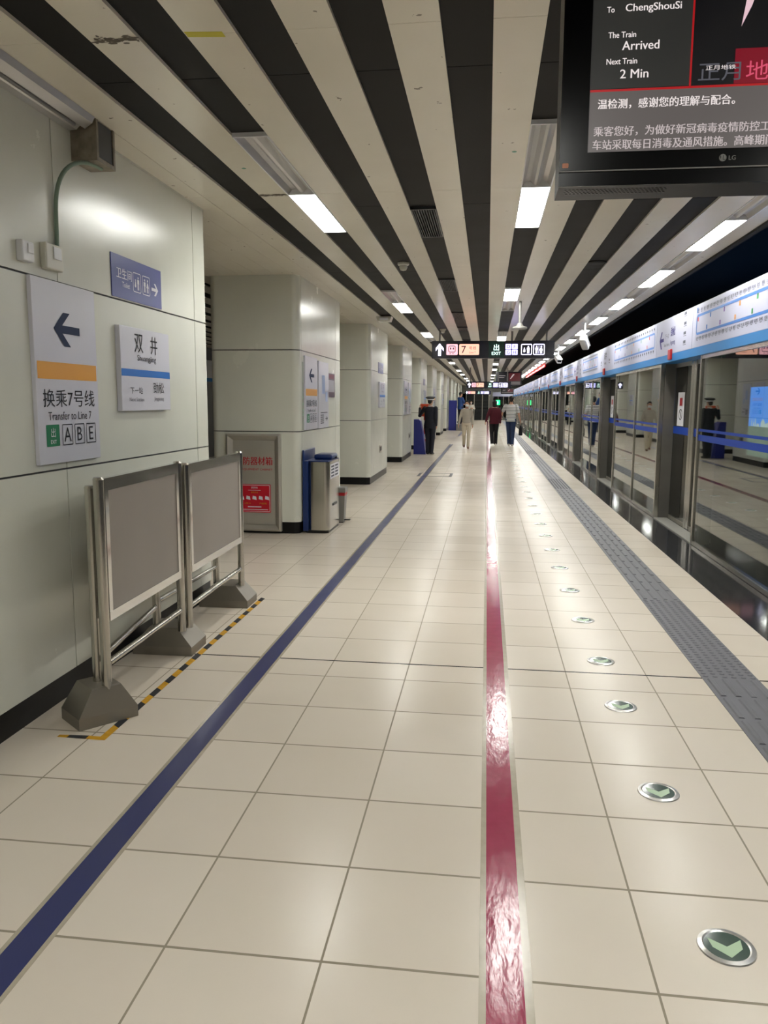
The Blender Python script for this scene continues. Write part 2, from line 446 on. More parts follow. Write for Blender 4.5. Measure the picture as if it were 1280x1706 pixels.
# ceiling: white panels with dark recessed channels
DARK = [(-1.785, -1.585), (-1.385, -1.19), (-0.99, -0.79), (-0.595, -0.40), (-0.203, -0.009), (0.187, 0.385), (0.583, 0.775), (0.974, 1.17), (1.367, 1.555)]
LEFTL = [(-1.74, 'ul'), (4.33, 'ul'), (10.36, 'ul'), (16.42, 'lu'), (22.45, 'ul'), (28.5, 'lu'), (34.6, 'ul'), (40.6, 'lu'), (46.7, 'ul'), (52.8, 'lu'), (58.8, 'ul'), (64.8, 'lu')]
MIDL = [(-1.75, 'ul'), (4.305, 'ul'), (10.23, 'lu'), (16.34, 'ul'), (22.4, 'lu'), (28.4, 'ul'), (34.5, 'lu'), (40.5, 'ul'), (46.6, 'lu'), (52.6, 'ul'), (58.7, 'lu'), (64.7, 'ul')]
RIGHTL = [1.89+2.36*k-4.72 for k in range(31)]
seams = [YN, -5.7, -3.2, -0.1, 3.16]+[5.53+2.95*k for k in range(23)]+[YF]
mb = MB()
def white(x0, x1, s=None):
    for a, b in zip((s or seams), (s or seams)[1:]):
        mb.box(x0, x1, a+0.0015, b-0.0015, ZC, ZC+0.016)
xs = [-1.785]
for (a, b), (c, d) in zip(DARK, DARK[1:]): white(b, c)
white(1.555, 1.78); white(1.952, 2.11)
for k in range(8):   # plain planks over the columns
    white(-1.785-0.2*(k+1)+0.0015, -1.785-0.2*k-0.0015)
ylit = sorted(RIGHTL)
white(1.78, 1.952, [YN]+[ylit[0]-0.02])
white(1.78, 1.952, [ylit[-1]+2.36, YF])
# the far half of the island, beyond the columns
for k in range(9): white(-3.685-0.4*k, -3.485-0.4*k)
white(-7.4, -7.085)
struct('ceiling', mb, M_ceil)
VENTS = ((6.03, 7.03), (9.45, 10.4), (12.9, 13.9), (15.4, 16.1), (18.5, 19.4), (24.5, 25.4))
mb = MB()
for (x0, x1) in DARK:
    cut = {-1.385: [(y-0.013, y+2.413) for y, k in LEFTL], 0.187: [(y-0.013, y+2.413) for y, k in MIDL], -0.595: list(VENTS)}.get(x0, [])
    y = YN
    for a, b in cut+[(YF, YF)]:
        st = [y]+[q+0.45 for q in seams if y+0.3 < q+0.45 < a-0.3]+[a]
        for p, q in zip(st, st[1:]):
            if q > p: mb.box(x0-0.004, x1+0.004, p+(0.003 if p != y else 0), q-(0.003 if q != a else 0), ZC+0.0165, ZC+0.05)
        y = b
for k in range(9): mb.box(-3.485-0.4*k-0.2, -3.485-0.4*k, YN, YF, ZC+0.0165, ZC+0.05) if k != 4 else None
struct('trim_3', mb, M_dark)
mb = MB(); mb.box(-7.4, 2.1, YN, YF, ZC+0.08, ZC+0.12); struct('trim_7', mb, M_void)
# black void beside and above the platform, tunnel beyond the screen doors
mb = MB(); mb.box(2.11, 2.16, YN, YF, ZC-0.02, 3.9); struct('trim_4', mb, M_void)
mb = MB(); mb.box(2.1, 6.3, YN, YF+2, 3.9, 4.0); struct('tunnel_ceiling', mb, M_void)
mb = MB(); mb.box(6.2, 6.4, YN, YF+2, -1.4, 4.0); struct('wall_right', mb, M_void)
mb = MB(); mb.box(2.62, 6.3, YN, YF+2, -1.5, -1.3); struct('tunnel_floor', mb, M_void)
mb = MB(); mb.box(-7.6, 6.4, YN-0.2, YN, -1.5, 4.0); struct('wall_back', mb, M_enamel)
mb = MB(); mb.box(-7.65, -7.5, YN, YF, 0, 4.0)
struct('wall_left', mb, mat('dim_grey_wall', (92, 96, 96), 0.35))
mb = MB(); mb.box(-7.5, -7.4, YN, YF, 2.13, 2.6); struct('trim_5', mb, M_white)
mb = MB(); mb.box(-7.5, -7.39, YN, YF, 2.04, 2.13); struct('trim_6', mb, M_fblue)
# end of the platform
mb = MB(); mb.box(-7.6, 6.3, YF-0.6, YF, 2.3, 4.0); mb.box(0.2, 0.48, YF-1.2, YF-0.6, 0, ZC); struct('wall_front', mb, M_enamel)

# ------------------------------------------------------------------ columns clad in enamel panels
def rr(x0, x1, y0, y1, r, n=7):
    q = []
    for cx, cy, a0 in ((x1-r, y0+r, -90), (x1-r, y1-r, 0), (x0+r, y1-r, 90), (x0+r, y0+r, 180)):
        for i in range(n+1):
            a = math.radians(a0+90*i/n); q.append((cx+r*math.cos(a), cy+r*math.sin(a)))
    return q
def column(y0, y1, s0, s1):
    x0, x1 = -3.165, -2.12
    mb = MB()
    core = rr(x0+0.014, x1-0.014, y0+0.014, y1-0.014, 0.08)
    mb.prism([(x, y, 0.0) for x, y in core], (0, 0, ZC+0.0))
    root = obj('pillar', mb, M_black, None, loc=(-2.64, (y0+y1)/2, 0)); root['kind'] = 'structure'
    out = rr(x0, x1, y0, y1, 0.085)
    inn = rr(x0+0.016, x1-0.016, y0+0.016, y1-0.016, 0.07)
    n = len(out)
    mb = MB()
    # insert the seam points on the platform face (x = x1), between corner 0's last and corner 1's first point
    i0 = 7
    po = out[:i0+1]+[(x1, s0-0.004), (x1, s0+0.004), (x1, s1-0.004), (x1, s1+0.004)]+out[i0+1:]
    pi_ = inn[:i0+1]+[(x1-0.016, s0-0.004), (x1-0.016, s0+0.004), (x1-0.016, s1-0.004), (x1-0.016, s1+0.004)]+inn[i0+1:]
    N = len(po)
    segs = [[k % N for k in range(i0+4, N+i0+2)], list(range(i0+2, i0+4))]
    # segs[0] runs from after the second seam all the way round to the first seam
    for z0, z1 in ((0.135, 1.178), (1.188, 2.1), (2.11, ZC-0.012)):
        for sg in segs:
            a = [mb.bm.verts.new((po[i][0], po[i][1], z0)) for i in sg]; b = [mb.bm.verts.new((po[i][0], po[i][1], z1)) for i in sg]
            c = [mb.bm.verts.new((pi_[i][0], pi_[i][1], z0)) for i in sg]; d = [mb.bm.verts.new((pi_[i][0], pi_[i][1], z1)) for i in sg]
            for k in range(len(sg)-1):
                mb.bm.faces.new((a[k], a[k+1], b[k+1], b[k])); mb.bm.faces.new((c[k+1], c[k], d[k], d[k+1]))
                mb.bm.faces.new((b[k], b[k+1], d[k+1], d[k])); mb.bm.faces.new((a[k+1], a[k], c[k], c[k+1]))
            mb.bm.faces.new((a[0], b[0], d[0], c[0])); mb.bm.faces.new((b[-1], a[-1], c[-1], d[-1]))
    obj('cladding', mb, M_enamel, root, smooth=True, ang=20)
    mb = MB(); sk = rr(x0+0.01, x1-0.01, y0+0.01, y1-0.01, 0.08)
    mb.prism([(x, y, 0.0) for x, y in sk], (0, 0, 0.13)); obj('skirting', mb, M_base, root)
    mb = MB(); tp = rr(x0-0.003, x1+0.003, y0-0.003, y1+0.003, 0.08)
    mb.prism([(x, y, ZC-0.012) for x, y in tp], (0, 0, 0.012)); obj('top_trim', mb, M_enamel, root)
    return root
column(2.6, 5.95, 3.79, 5.65)
PY = [3.31+5.58*k for k in range(1, 12)]
for y in PY: column(y, y+2.6, y+0.13, y+2.2)
column(-3.0, -0.4, -2.9, -0.8)
SX = -2.12   # plane of the columns' platform faces

# ------------------------------------------------------------------ ceiling lights
def light_mesh(x0, x1, kind, l_un=1.25, l_lit=1.2):
    """housing, reflector bay with an unlit tube, lit bay; starts at y=0"""
    w = x1-x0
    u0, l0 = (0, l_un) if kind == 'ul' else (l_lit, 0)
    h = MB()
    L = l_un+l_lit
    for a, b in ((x0, x0+0.008), (x1-0.008, x1)): h.box(a, b, 0, L, ZC-0.006, ZC+0.04)
    h.box(x0, x1, -0.012, 0.0, ZC-0.006, ZC+0.04); h.box(x0, x1, L, L+0.012, ZC-0.006, ZC+0.04)
    h.box(x0, x1, max(u0, l0)-0.006, max(u0, l0)+0.006, ZC-0.004, ZC+0.04)
    r = MB()
    prof = [(0.008, 0.0), (0.03, 0.03), (0.06, 0.036), (0.085, 0.012), (0.1, 0.006), (0.115, 0.012), (0.14, 0.036), (0.17, 0.03), (0.192, 0.0)]
    P = [(x0+p[0]*w/0.2, ZC+p[1]) for p in prof]
    for (a, za), (b, zb) in zip(P, P[1:]):
        r.poly([(a, u0, za), (b, u0, zb), (b, u0+l_un, zb), (a, u0+l_un, za)])
    r.poly([(p[0], u0, p[1]) for p in P]); r.poly([(p[0], u0+l_un, p[1]) for p in P][::-1])
    d = MB(); d.box(x0+0.009, x1-0.009, l0+0.004, l0+l_lit-0.004, ZC+0.002, ZC+0.01)
    return h, r, d
def light_row(x0, x1, spots, what, group, l_un=1.2, l_lit=1.2):
    protos = {}
    near = [s for s in spots if s[0] > 3.5]
    for y, kind in spots:
        if y in [s[0] for s in near]:
            i = near.index((y, kind)); lab = f'{what}, {ORD[i]} from near end'
        else: lab = f'{what}, {ORD[[q for q in spots if q[0] <= 3.5].index((y, kind))]} before them'
        if kind not in protos:
            t = thing('ceiling_light', lab, 'ceiling light', ((x0+x1)/2, 0, ZC), group)
            h, r, d = light_mesh(x0, x1, kind, l_un, l_lit)
            obj('housing', h, M_white, t); obj('reflector', r, M_refl, t); obj('diffuser', d, M_lamp, t)
            t.location.y = y; protos[kind] = t
        else: dup(protos[kind], ((x0+x1)/2, y, ZC), lab)
light_row(-1.385, -1.19, LEFTL, 'half-lit tube light in the ceiling channel nearest the columns', 'ceiling lights along the columns')
light_row(0.187, 0.385, MIDL, 'half-lit tube light above the crimson floor line', 'ceiling lights above the crimson line')
light_row(1.78, 1.952, [(y, 'lu') for y in RIGHTL], 'tube light in the row above the screen doors', 'ceiling lights along the screen doors', 1.09, 1.27)
# lights of the far half of the island
for i, y in enumerate([-1.0, 5.0, 11.0, 17.0, 23.0, 29.0]):
    if i == 0:
        t = thing('ceiling_light', '', 'ceiling light', (-5.2, 0, ZC), 'ceiling lights beyond the columns')
        h, r, d = light_mesh(-5.3, -5.1, 'ul', 1.2, 1.2)
        obj('housing', h, M_white, t); obj('reflector', r, M_refl, t); obj('diffuser', d, M_lamp, t); t.location.y = y; LP = t
        t['label'] = 'tube light glimpsed beyond the columns over the other platform'
    else: dup(LP, (-5.2, y, ZC))

# ================================================================== FLOOR MARKS
mb = MB(); mb.box(0.033, 0.133, YN, 66, 0, 0.0012)
t = thing('floor_tape', 'crimson tape line running straight down the middle of the platform floor', 'floor line', (0.08, 20, 0))
obj('tape', mb, M_pink, t)
mb = MB(); mb.box(0.014, 0.033, YN, 66, 0, 0.0008); mb.box(0.133, 0.156, YN, 66, 0, 0.0008); obj('clear_edge', mb, M_clear, t)
mb = MB(); mb.box(-1.307, -1.213, YN, 29.2, 0, 0.0012); mb.box(-1.30, -1.2, 36, 60, 0, 0.0012)
t = thing('floor_tape', 'dark navy tape line slanting past the steel barriers towards the officer', 'floor line', (-1.26, 10, 0))
obj('tape', mb, M_blue, t)
mb = MB(); mb.box(-1.322, -1.307, YN, 29.2, 0, 0.0008); mb.box(-1.213, -1.198, YN, 29.2, 0, 0.0008); obj('clear_edge', mb, M_clear, t)
# yellow and black hazard tape beside the barriers
t = thing('hazard_tape', 'worn yellow and black striped tape on the floor round the barrier bases', 'floor tape', (-1.72, 4.5, 0))
mb = MB(); y = 3.26; k = 0
def vv(x, y): return mb.bm.verts.new((x, y, 0.0012))
la, lb = vv(-1.724, 3.258), vv(-1.686, 3.222)
while y < 5.85:
    y += 0.1; na, nb = vv(-1.724, y+0.03), vv(-1.686, y)
    f = mb.bm.faces.new((la, lb, nb, na)); f.material_index = k % 2; la, lb = na, nb; k += 1
la, lb = vv(-1.686, 3.222), vv(-1.724, 3.258)
for i, x in enumerate((-1.78, -1.873, -1.92)):
    na, nb = vv(x, 3.224+0.002*i), vv(x, 3.26-0.004*i)
    f = mb.bm.faces.new((la, na, nb, lb)); f.material_index = i % 2; la, lb = na, nb
obj('tape', mb, [M_yellow, M_blk], t)
# black taped outline over the blue line
mb = MB()
for x0, x1, y0, y1 in ((-1.42, -0.69, 16.36, 16.42), (-1.42, -0.69, 17.1, 17.16), (-1.42, -1.36, 16.36, 17.16), (-0.75, -0.69, 16.36, 17.16)):
    mb.box(x0, x1, y0, y1, 0, 0.0016)
o = obj('access_hatch_outline', mb, M_blk, None, loc=(-1.05, 16.7, 0)); tag(o, 'thin black rectangle outlined on the floor across the navy line', 'floor marking')
# tactile paving
t = thing('tactile_paving', 'grey ribbed and studded tactile strip along the platform edge', 'tactile paving', (1.388, 20, 0))
mb = MB(); mb.box(1.236, 1.541, YN, 66, 0, 0.003); dots = mb
def bar(x, y0, y1):
    w = 0.0165
    mb.prism([(x-w, y0, 0.003), (x+w, y0, 0.003), (x+w*0.6, y0+0.006, 0.0085), (x-w*0.6, y0+0.006, 0.0085)], (0, 0.001, 0))
    a = [(x-w, 0.003), (x+w, 0.003), (x+w*0.6, 0.0085), (x-w*0.6, 0.0085)]
    mb.prism([(q[0], y0, q[1]) for q in a], (0, y1-y0, 0))
y = 1.472
while y < 45:
    if 4.46 < y < 6.2 or 14.3 < y < 16.1 or 23.9 < y < 25.7:
        for i in range(6):
            for j in range(6):
                cx, cy = 1.236+0.0255+i*0.051, y+0.025+j*0.05
                if y < 18:
                    dots.loft([[(cx+r*math.cos(q*PI/4), cy+r*math.sin(q*PI/4), z) for q in range(8)] for r, z in ((0.0165, 0.003), (0.0105, 0.008))])
                else: dots.box(cx-0.012, cx+0.012, cy-0.012, cy+0.012, 0.003, 0.007)
    else:
        for i in range(4): bar(1.236+0.038+i*0.0765, y+0.02, y+0.28)
    y += 0.3
obj('strip', mb, M_tact, t)
# round arrow lights set in the floor
ys = [2.163-0.9*2, 2.163-0.9, 2.163, 3.072, 3.975]+[4.69+0.906*k for k in range(40)]
proto = None
for i, y in enumerate(ys):
    j = i-2
    lab = f'round steel-rimmed green arrow light in the floor, {ORD[j]} from the near end' if j >= 0 else f'round steel-rimmed green arrow light, {("second", "first")[i]} before the nearest one in view'
    if proto is None:
        t = thing('floor_light', lab, 'floor light', (0.711, 0, 0), 'round arrow lights in the floor')
        c = (0.711, 0, 0)
        m1 = MB(); m1.lathe(c, [(0.0, 0.0), (0.080, 0.0), (0.078, 0.004), (0.066, 0.007), (0.061, 0.004), (0.0, 0.003)][1:-1], 40)
        obj('rim', m1, M_rim, t, smooth=True)
        m1 = MB(); m1.lathe(c, [(0.0615, 0.0), (0.0615, 0.0045), (0.03, 0.005), (0.004, 0.005)], 40); obj('lens', m1, M_lens, t, smooth=True)
        m1 = MB(); F = Face((0.711, 0, 0.005), (1, 0, 0), (0, 1, 0))
        F.poly(m1, [(-0.046, 0.030), (-0.041, -0.010), (0, -0.05), (0, -0.004)], 0.0006); F.poly(m1, [(0.046, 0.030), (0, -0.004), (0, -0.05), (0.041, -0.010)], 0.0006)
        obj('arrow', m1, M_chev, t)
        t.location.y = y; proto = t
    else: dup(proto, (0.711, y, 0), lab)

# ================================================================== PLATFORM SCREEN DOORS
PX = 2.25
posts = [6.0, 10.9, 16.5, 21.2, 25.8, 30.5, 35.5, 40.4, 45.2, 50.1, 55.0, 59.9, 64.8]
HZ = 2.04
def screen_panel(y0, y1, i, near):
    t = thing('glass_screen_panel', f'fixed glass screen panel between platform doors, {ORD[i]} from the near end', 'screen panel', (PX+0.09, (y0+y1)/2, 0), 'fixed glass screens along the platform edge')
    m = MB()
    m.box(PX, PX+0.06, y0, y0+0.05, 0, HZ, 0.006); m.box(PX, PX+0.06, y1-0.05, y1, 0, HZ, 0.006)
    m.box(PX+0.005, PX+0.055, y0+0.05, y1-0.05, 0, 0.045); m.box(PX+0.005, PX+0.055, y0+0.05, y1-0.05, HZ-0.04, HZ)
    obj('frame', m, M_steel, t)
    m = MB(); ym = (y0+y1)/2-0.1 if y0 != 6.0 else 6.45; m.box(PX+0.0, PX+0.05, ym-0.02, ym+0.02, 0.045, HZ-0.04, 0.004)
    obj('mullion', m, M_steel, t)
    m = MB(); m.box(PX+0.018, PX+0.03, y0+0.05, ym-0.02, 0.045, HZ-0.04); m.box(PX+0.018, PX+0.03, ym+0.02, y1-0.05, 0.045, HZ-0.04)
    obj('pane', m, M_glass, t)
    m = MB(); F = Face((PX+0.018, 0, 0), (0, -1, 0))
    for a, b in ((y0+0.05, ym-0.02), (ym+0.02, y1-0.05)):
        F.rect(m, -b, -a, 1.135, 1.2, 0.001); F.rect(m, -b, -a, 1.235, 1.262, 0.001)
    obj('stripe', m, mat('blue_glass_stripe', (22, 66, 168), 0.4, spec=0.15), t)
    # dark steel cheeks that close the panel towards the door openings
    for s, y in ((1, y0), (-1, y1)):
        m = MB(); a = y-0.0 if s > 0 else y-0.045
        m.box(PX+0.06, PX+0.2, a, a+0.045, 0, HZ, 0.004); obj('post', m, M_bronze, t)
    return t
def screen_door(y0, y1, i, detail):
    X = PX+0.2
    t = thing('sliding_screen_door', f'closed two-leaf sliding screen door in its recess, {ORD[i]} from the near end', 'screen door', (X, (y0+y1)/2, 0), 'sliding screen doors along the platform edge')
    yc = (y0+y1)/2
    for a, b, s in ((y0, yc-0.006, 1), (yc+0.006, y1, -1)):
        st = MB()
        c = b if s > 0 else a
        e0, e1 = sorted((c, c-s*0.11))
        st.box(X-0.02, X+0.03, e0, e1, 0.02, HZ, 0.006)
        lf = obj('door_leaf', st, M_steel, t)
        m = MB()
        g0, g1 = (a, e0) if s > 0 else (e1, b)
        m.box(X, X+0.012, g0, g1, 0.06, HZ-0.05); obj('pane', m, M_dglass, lf)
        m = MB(); m.box(X-0.01, X+0.02, g0, g1, 0.01, 0.06); m.box(X-0.01, X+0.02, g0, g1, HZ-0.05, HZ); obj('rail', m, M_steel2, lf)
        m = MB(); F = Face((X, 0, 0), (0, -1, 0)); F.rect(m, -g1, -g0, 1.14, 1.235, 0.001); obj('stripe', m, mat('blue_glass_stripe', (22, 66, 168), 0.4, spec=0.15), lf)
        if s < 0:
            m = MB(); F.rect(m, -(g0+0.68), -(g0+0.34), 1.245, 1.67, 0.0015); nt = obj('notice', m, M_pale, lf)
            m = MB(); F.rect(m, -(g0+0.58), -(g0+0.44), 1.5, 1.6, 0.0025); obj('red_print', m, M_red, nt)
            m = MB(); q = Face(F.p(-(g0+0.51), 1.39), (0, -1, 0))
            m2 = [(0.09*math.cos(k*PI/12), 0.07*math.sin(k*PI/12)) for k in range(24)]
            A = [m.bm.verts.new(q.p(x, y, 0.0025)) for x, y in m2]; B = [m.bm.verts.new(q.p(x*0.8, y*0.8, 0.0025)) for x, y in m2]
            for k in range(24): m.bm.faces.new((A[k], A[(k+1) % 24], B[(k+1) % 24], B[k]))
            q.poly(m, [(-0.05, 0.03), (-0.03, 0.045), (0.05, -0.03), (0.03, -0.045)], 0.0025)
            obj('black_print', m, M_ink, nt)
    m = MB(); m.box(PX+0.005, X-0.02, y0, y1, -0.004, 0.012); obj('sill', m, M_sill, t)
    return t
DW = [1.95, 1.95, 1.9, 1.9]+[1.9]*20
for i, y in enumerate(posts):
    w = DW[i]
    screen_door(y-w, y, i, i < 4)
    y1 = posts[i+1]-DW[i+1] if i+1 < len(posts) else 69
    screen_panel(y, y1, i+1, i < 4)
screen_panel(0.6, posts[0]-DW[0], 0, True)

# ------------------------------------------------------------------ fascia above the doors
STN = '国贸 双井 劲松 潘家园 十里河 分钟寺 成寿寺 宋家庄 石榴庄 大红门 角门东 角门西 草桥 纪家庙 首经贸 丰台站 泥洼 西局 六里桥 莲花桥 公主坟 西钓鱼台 慈寿寺 车道沟 长春桥 火器营 巴沟 苏州街 海淀黄庄 知春里 知春路 西土城 牡丹园 健德门 北土城 安贞门 惠新西街南口 芍药居 太阳宫 三元桥 亮马桥 农业展览馆 团结湖 呼家楼 金台夕照'.split()
def fascia_map(y0, y1, label, real):
    t = thing('fascia_panel', label, 'door header sign', (PX, (y0+y1)/2, 2.3), 'white header panels above the screen doors')
    m = MB(); m.box(PX-0.02, PX+0.2, y0+0.004, y1-0.004, HZ+0.09, 2.585, 0.004); obj('face', m, M_fascia, t)
    m = MB(); m.box(PX-0.022, PX+0.2, y0+0.001, y1-0.001, HZ, HZ+0.09); obj('blue_band', m, M_fblue, t)
    F = Face((PX-0.02, y1, HZ+0.09), (0, -1, 0)); L = y1-y0; H = 0.49
    x0, x1, ya, yb = 0.16, L-0.12, 0.13, 0.345
    m = MB(); F.ring(m, x0, x1, ya, yb, 0.06, 0.026); obj('route_loop', m, M_bandblue, t)
    ink, gi = MB(), MB(); cols = [MB() for _ in range(5)]
    n = 23
    for row in (0, 1):
        for k in range(n):
            x = x0+0.07+(x1-x0-0.14)*k/(n-1)
            yy = (yb+0.045) if row == 0 else (ya-0.035)
            if real: F.text(ink, STN[(k if row == 0 else 44-k) % 45], x, yy, 0.032, maxw=(x1-x0)/n*0.8, bold=True)
            else: F.rect(ink, x-0.026, x+0.026, yy-0.012, yy+0.018)
            F.rect(gi, x-0.025, x+0.025, yy-0.026, yy-0.021)
            if (k*7+row*3) % 4 == 0:
                yi = yb-0.05 if row == 0 else ya+0.055
                F.rect(cols[(k+row) % 5], x-0.02, x+0.02, yi-0.022, yi+0.022); F.rect(gi, x-0.003, x+0.003, *sorted((yi, yb if row == 0 else ya+0.015)))
    F.rect(cols[4], x0+0.01, x0+0.05, yb+0.02, yb+0.075)
    obj('lettering', ink, M_ink, t); obj('tick_print', gi, M_greyink, t)
    for c, rgb in zip(cols, ((206, 60, 60), (70, 150, 90), (226, 150, 70), (120, 90, 160), (60, 110, 180))):
        obj('line_print', c, mat('map_mark_%d' % rgb[0], rgb, 0.6, spec=0.2), t)
    return t
def fascia_dir(y0, y1, label):
    t = thing('fascia_panel', label, 'door header sign', (PX, (y0+y1)/2, 2.3), 'white header panels above the screen doors')
    m = MB(); m.box(PX-0.02, PX+0.2, y0+0.004, y1-0.004, HZ+0.09, 2.585, 0.004); obj('face', m, M_fascia, t)
    m = MB(); m.box(PX-0.022, PX+0.2, y0+0.001, y1-0.001, HZ, HZ+0.09); obj('blue_band', m, M_fblue, t)
    F = Face((PX-0.02, y1, HZ+0.09), (0, -1, 0)); L = y1-y0
    k = L/2.0
    m = MB(); F.arrow(m, 0.34*k, 0.20, 0.26*k, 0.22, t=0.2); F.text(m, '劲松', 1.0*k, 0.27, 0.115, bold=True); F.text(m, 'Jingsong', 1.0*k, 0.135, 0.07, maxw=0.42*k)
    obj('lettering', m, mat('violet_navy_print', (52, 44, 120), 0.6, spec=0.2), t)
    m = MB(); F.text(m, '下一站', 0.66*k, 0.235, 0.06); F.text(m, 'Next Station', 0.66*k, 0.13, 0.04, maxw=0.32*k)
    for q, yy in enumerate((0.42, 0.31, 0.2, 0.1)):
        F.rect(m, 1.58*k, 1.70*k, yy-0.016, yy+0.016); F.rect(m, 1.57*k, 1.72*k, yy-0.034, yy-0.028)
    obj('small_lettering', m, M_greyink, t)
    m = MB(); yc = (y0+y1)/2+0.04; m.box(PX-0.05, PX-0.021, yc-0.07, yc+0.07, HZ+0.02, HZ+0.15, 0.012); obj('red_lamp', m, M_redpaint, t)
    return t
def fascia_name(y0, y1, label):
    t = thing('fascia_panel', label, 'door header sign', (PX, (y0+y1)/2, 2.3), 'white header panels above the screen doors')
    m = MB(); m.box(PX-0.02, PX+0.2, y0+0.004, y1-0.004, HZ+0.09, 2.585, 0.004); obj('face', m, M_fascia, t)
    m = MB(); m.box(PX-0.022, PX+0.2, y0+0.001, y1-0.001, HZ, HZ+0.09); obj('blue_band', m, M_fblue, t)
    F = Face((PX-0.02, y1, HZ+0.09), (0, -1, 0)); L = y1-y0
    m = MB(); F.text(m, '双井', L*0.5, 0.29, 0.14, bold=True); F.text(m, 'Shuangjing', L*0.5, 0.15, 0.06); obj('lettering', m, M_ink, t)
    m = MB()
    for x in (0.22, 0.78):
        F.rect(m, L*x-0.05, L*x+0.05, 0.17, 0.21); F.rect(m, L*x-0.05, L*x+0.05, 0.13, 0.15)
    obj('small_lettering', m, M_greyink, t)
    m = MB(); yc = (y0+y1)/2+0.04; m.box(PX-0.05, PX-0.021, yc-0.07, yc+0.07, HZ+0.02, HZ+0.15, 0.012); obj('red_lamp', m, M_redpaint, t)
    return t
ends = []
prev = 4.0
cuts = []
for i, y in enumerate(posts):
    a, b = y-1.62, y+0.25
    cuts.append((a, b))
fascia_map(1.0, cuts[0][0], 'white route-map header panel before the first screen door', False)
kn = 0
for i, (a, b) in enumerate(cuts):
    if i % 2 == 1: fascia_dir(a, b, f'white header panel with left arrow and next station, above screen door {ORD[i]} from near end' if i > 1 else 'white header panel with left arrow and next station, nearest of them')
    else: fascia_name(a, b, f'white header panel with station name, above the {ORD[i]} screen door')
    y1 = cuts[i+1][0] if i+1 < len(cuts) else 69.5
    fascia_map(b, y1, f'white route-map header panel, {ORD[i]} beyond the first screen door' if i else 'white loop route-map header panel at the right edge of view', i == 0)

# ================================================================== SIGNS AND FITTINGS ON THE COLUMNS
def transfer_sign(yc, zc, w, h, label):
    """white board: left arrow, amber band, transfer text, exit boxes"""
    t = thing('transfer_sign', label, 'sign', (SX, yc, zc), 'white transfer signs on the columns')
    F = Face((SX, yc, zc), (0, 1, 0))
    m = MB(); F.slab(m, -w/2, w/2, -h/2, h/2, 0, 0.022, 0.003); obj('board', m, M_lilac, t)
    F = Face((SX+0.022, yc, zc), (0, 1, 0)); k = h/0.88; kw = w/0.6
    m = MB(); F.arrow(m, 0.0, 0.215*k, 0.25*kw, 0.165*k, t=0.24); obj('arrow', m, M_navy, t)
    m = MB(); F.rect(m, -0.285*kw, 0.285*kw, -0.03*k, 0.052*k, 0.001); obj('amber_band', m, M_orange, t)
    m = MB(); F.text(m, '换乘7号线', 0, -0.122*k, 0.085*k, w=0.5*kw); F.text(m, 'Transfer to Line 7', 0, -0.208*k, 0.04*k, w=0.42*kw); obj('lettering', m, M_ink, t)
    m = MB(); F.rrect(m, -0.235*kw, -0.115*kw, -0.355*k, -0.25*k, 0.005, 0.001); obj('exit_box', m, M_green, t)
    m = MB(); F.text(m, '出', -0.175*kw, -0.288*k, 0.045*k, d=0.0025); F.text(m, 'EXIT', -0.175*kw, -0.333*k, 0.018*k, d=0.0025, maxw=0.09*kw); obj('exit_lettering', m, M_pale, t)
    m = MB()
    for i, c in enumerate('ABE'):
        x = (-0.04+0.12*i)*kw
        F.ring(m, x-0.05*kw, x+0.05*kw, -0.355*k, -0.25*k, 0.006, 0.005); F.text(m, c, x, -0.302*k, 0.07*k)
    obj('exit_letter_boxes', m, M_ink, t)
    return t
def station_sign(yc, zc, w, h, label):
    t = thing('station_sign', label, 'sign', (SX, yc, zc), 'white station name signs on the columns')
    F = Face((SX, yc, zc), (0, 1, 0))
    m = MB(); F.slab(m, -w/2, w/2, -h/2, h/2, 0, 0.03, 0.003); obj('board', m, M_lilac, t)
    F = Face((SX+0.03, yc, zc), (0, 1, 0)); k = h/0.49; kw = w/0.71
    m = MB(); F.rect(m, -0.352*kw, 0.352*kw, -0.042*k, 0.0*k, 0.001); obj('blue_band', m, M_bandblue, t)
    m = MB(); F.text(m, '双', -0.11*kw, 0.155*k, 0.11*k); F.text(m, '井', 0.11*kw, 0.155*k, 0.11*k); F.text(m, 'Shuangjing', 0, 0.065*k, 0.045*k, w=0.27*kw)
    F.text(m, '劲松', 0.165*kw, -0.105*k, 0.07*k, w=0.165*kw); F.text(m, '下一站', -0.16*kw, -0.125*k, 0.04*k, w=0.17*kw)
    obj('lettering', m, M_ink, t)
    m = MB(); F.text(m, 'Jingsong', 0.165*kw, -0.175*k, 0.028*k, w=0.15*kw); F.text(m, 'Next Station', -0.16*kw, -0.178*k, 0.022*k, w=0.2*kw); obj('small_lettering', m, M_greyink, t)
    return t
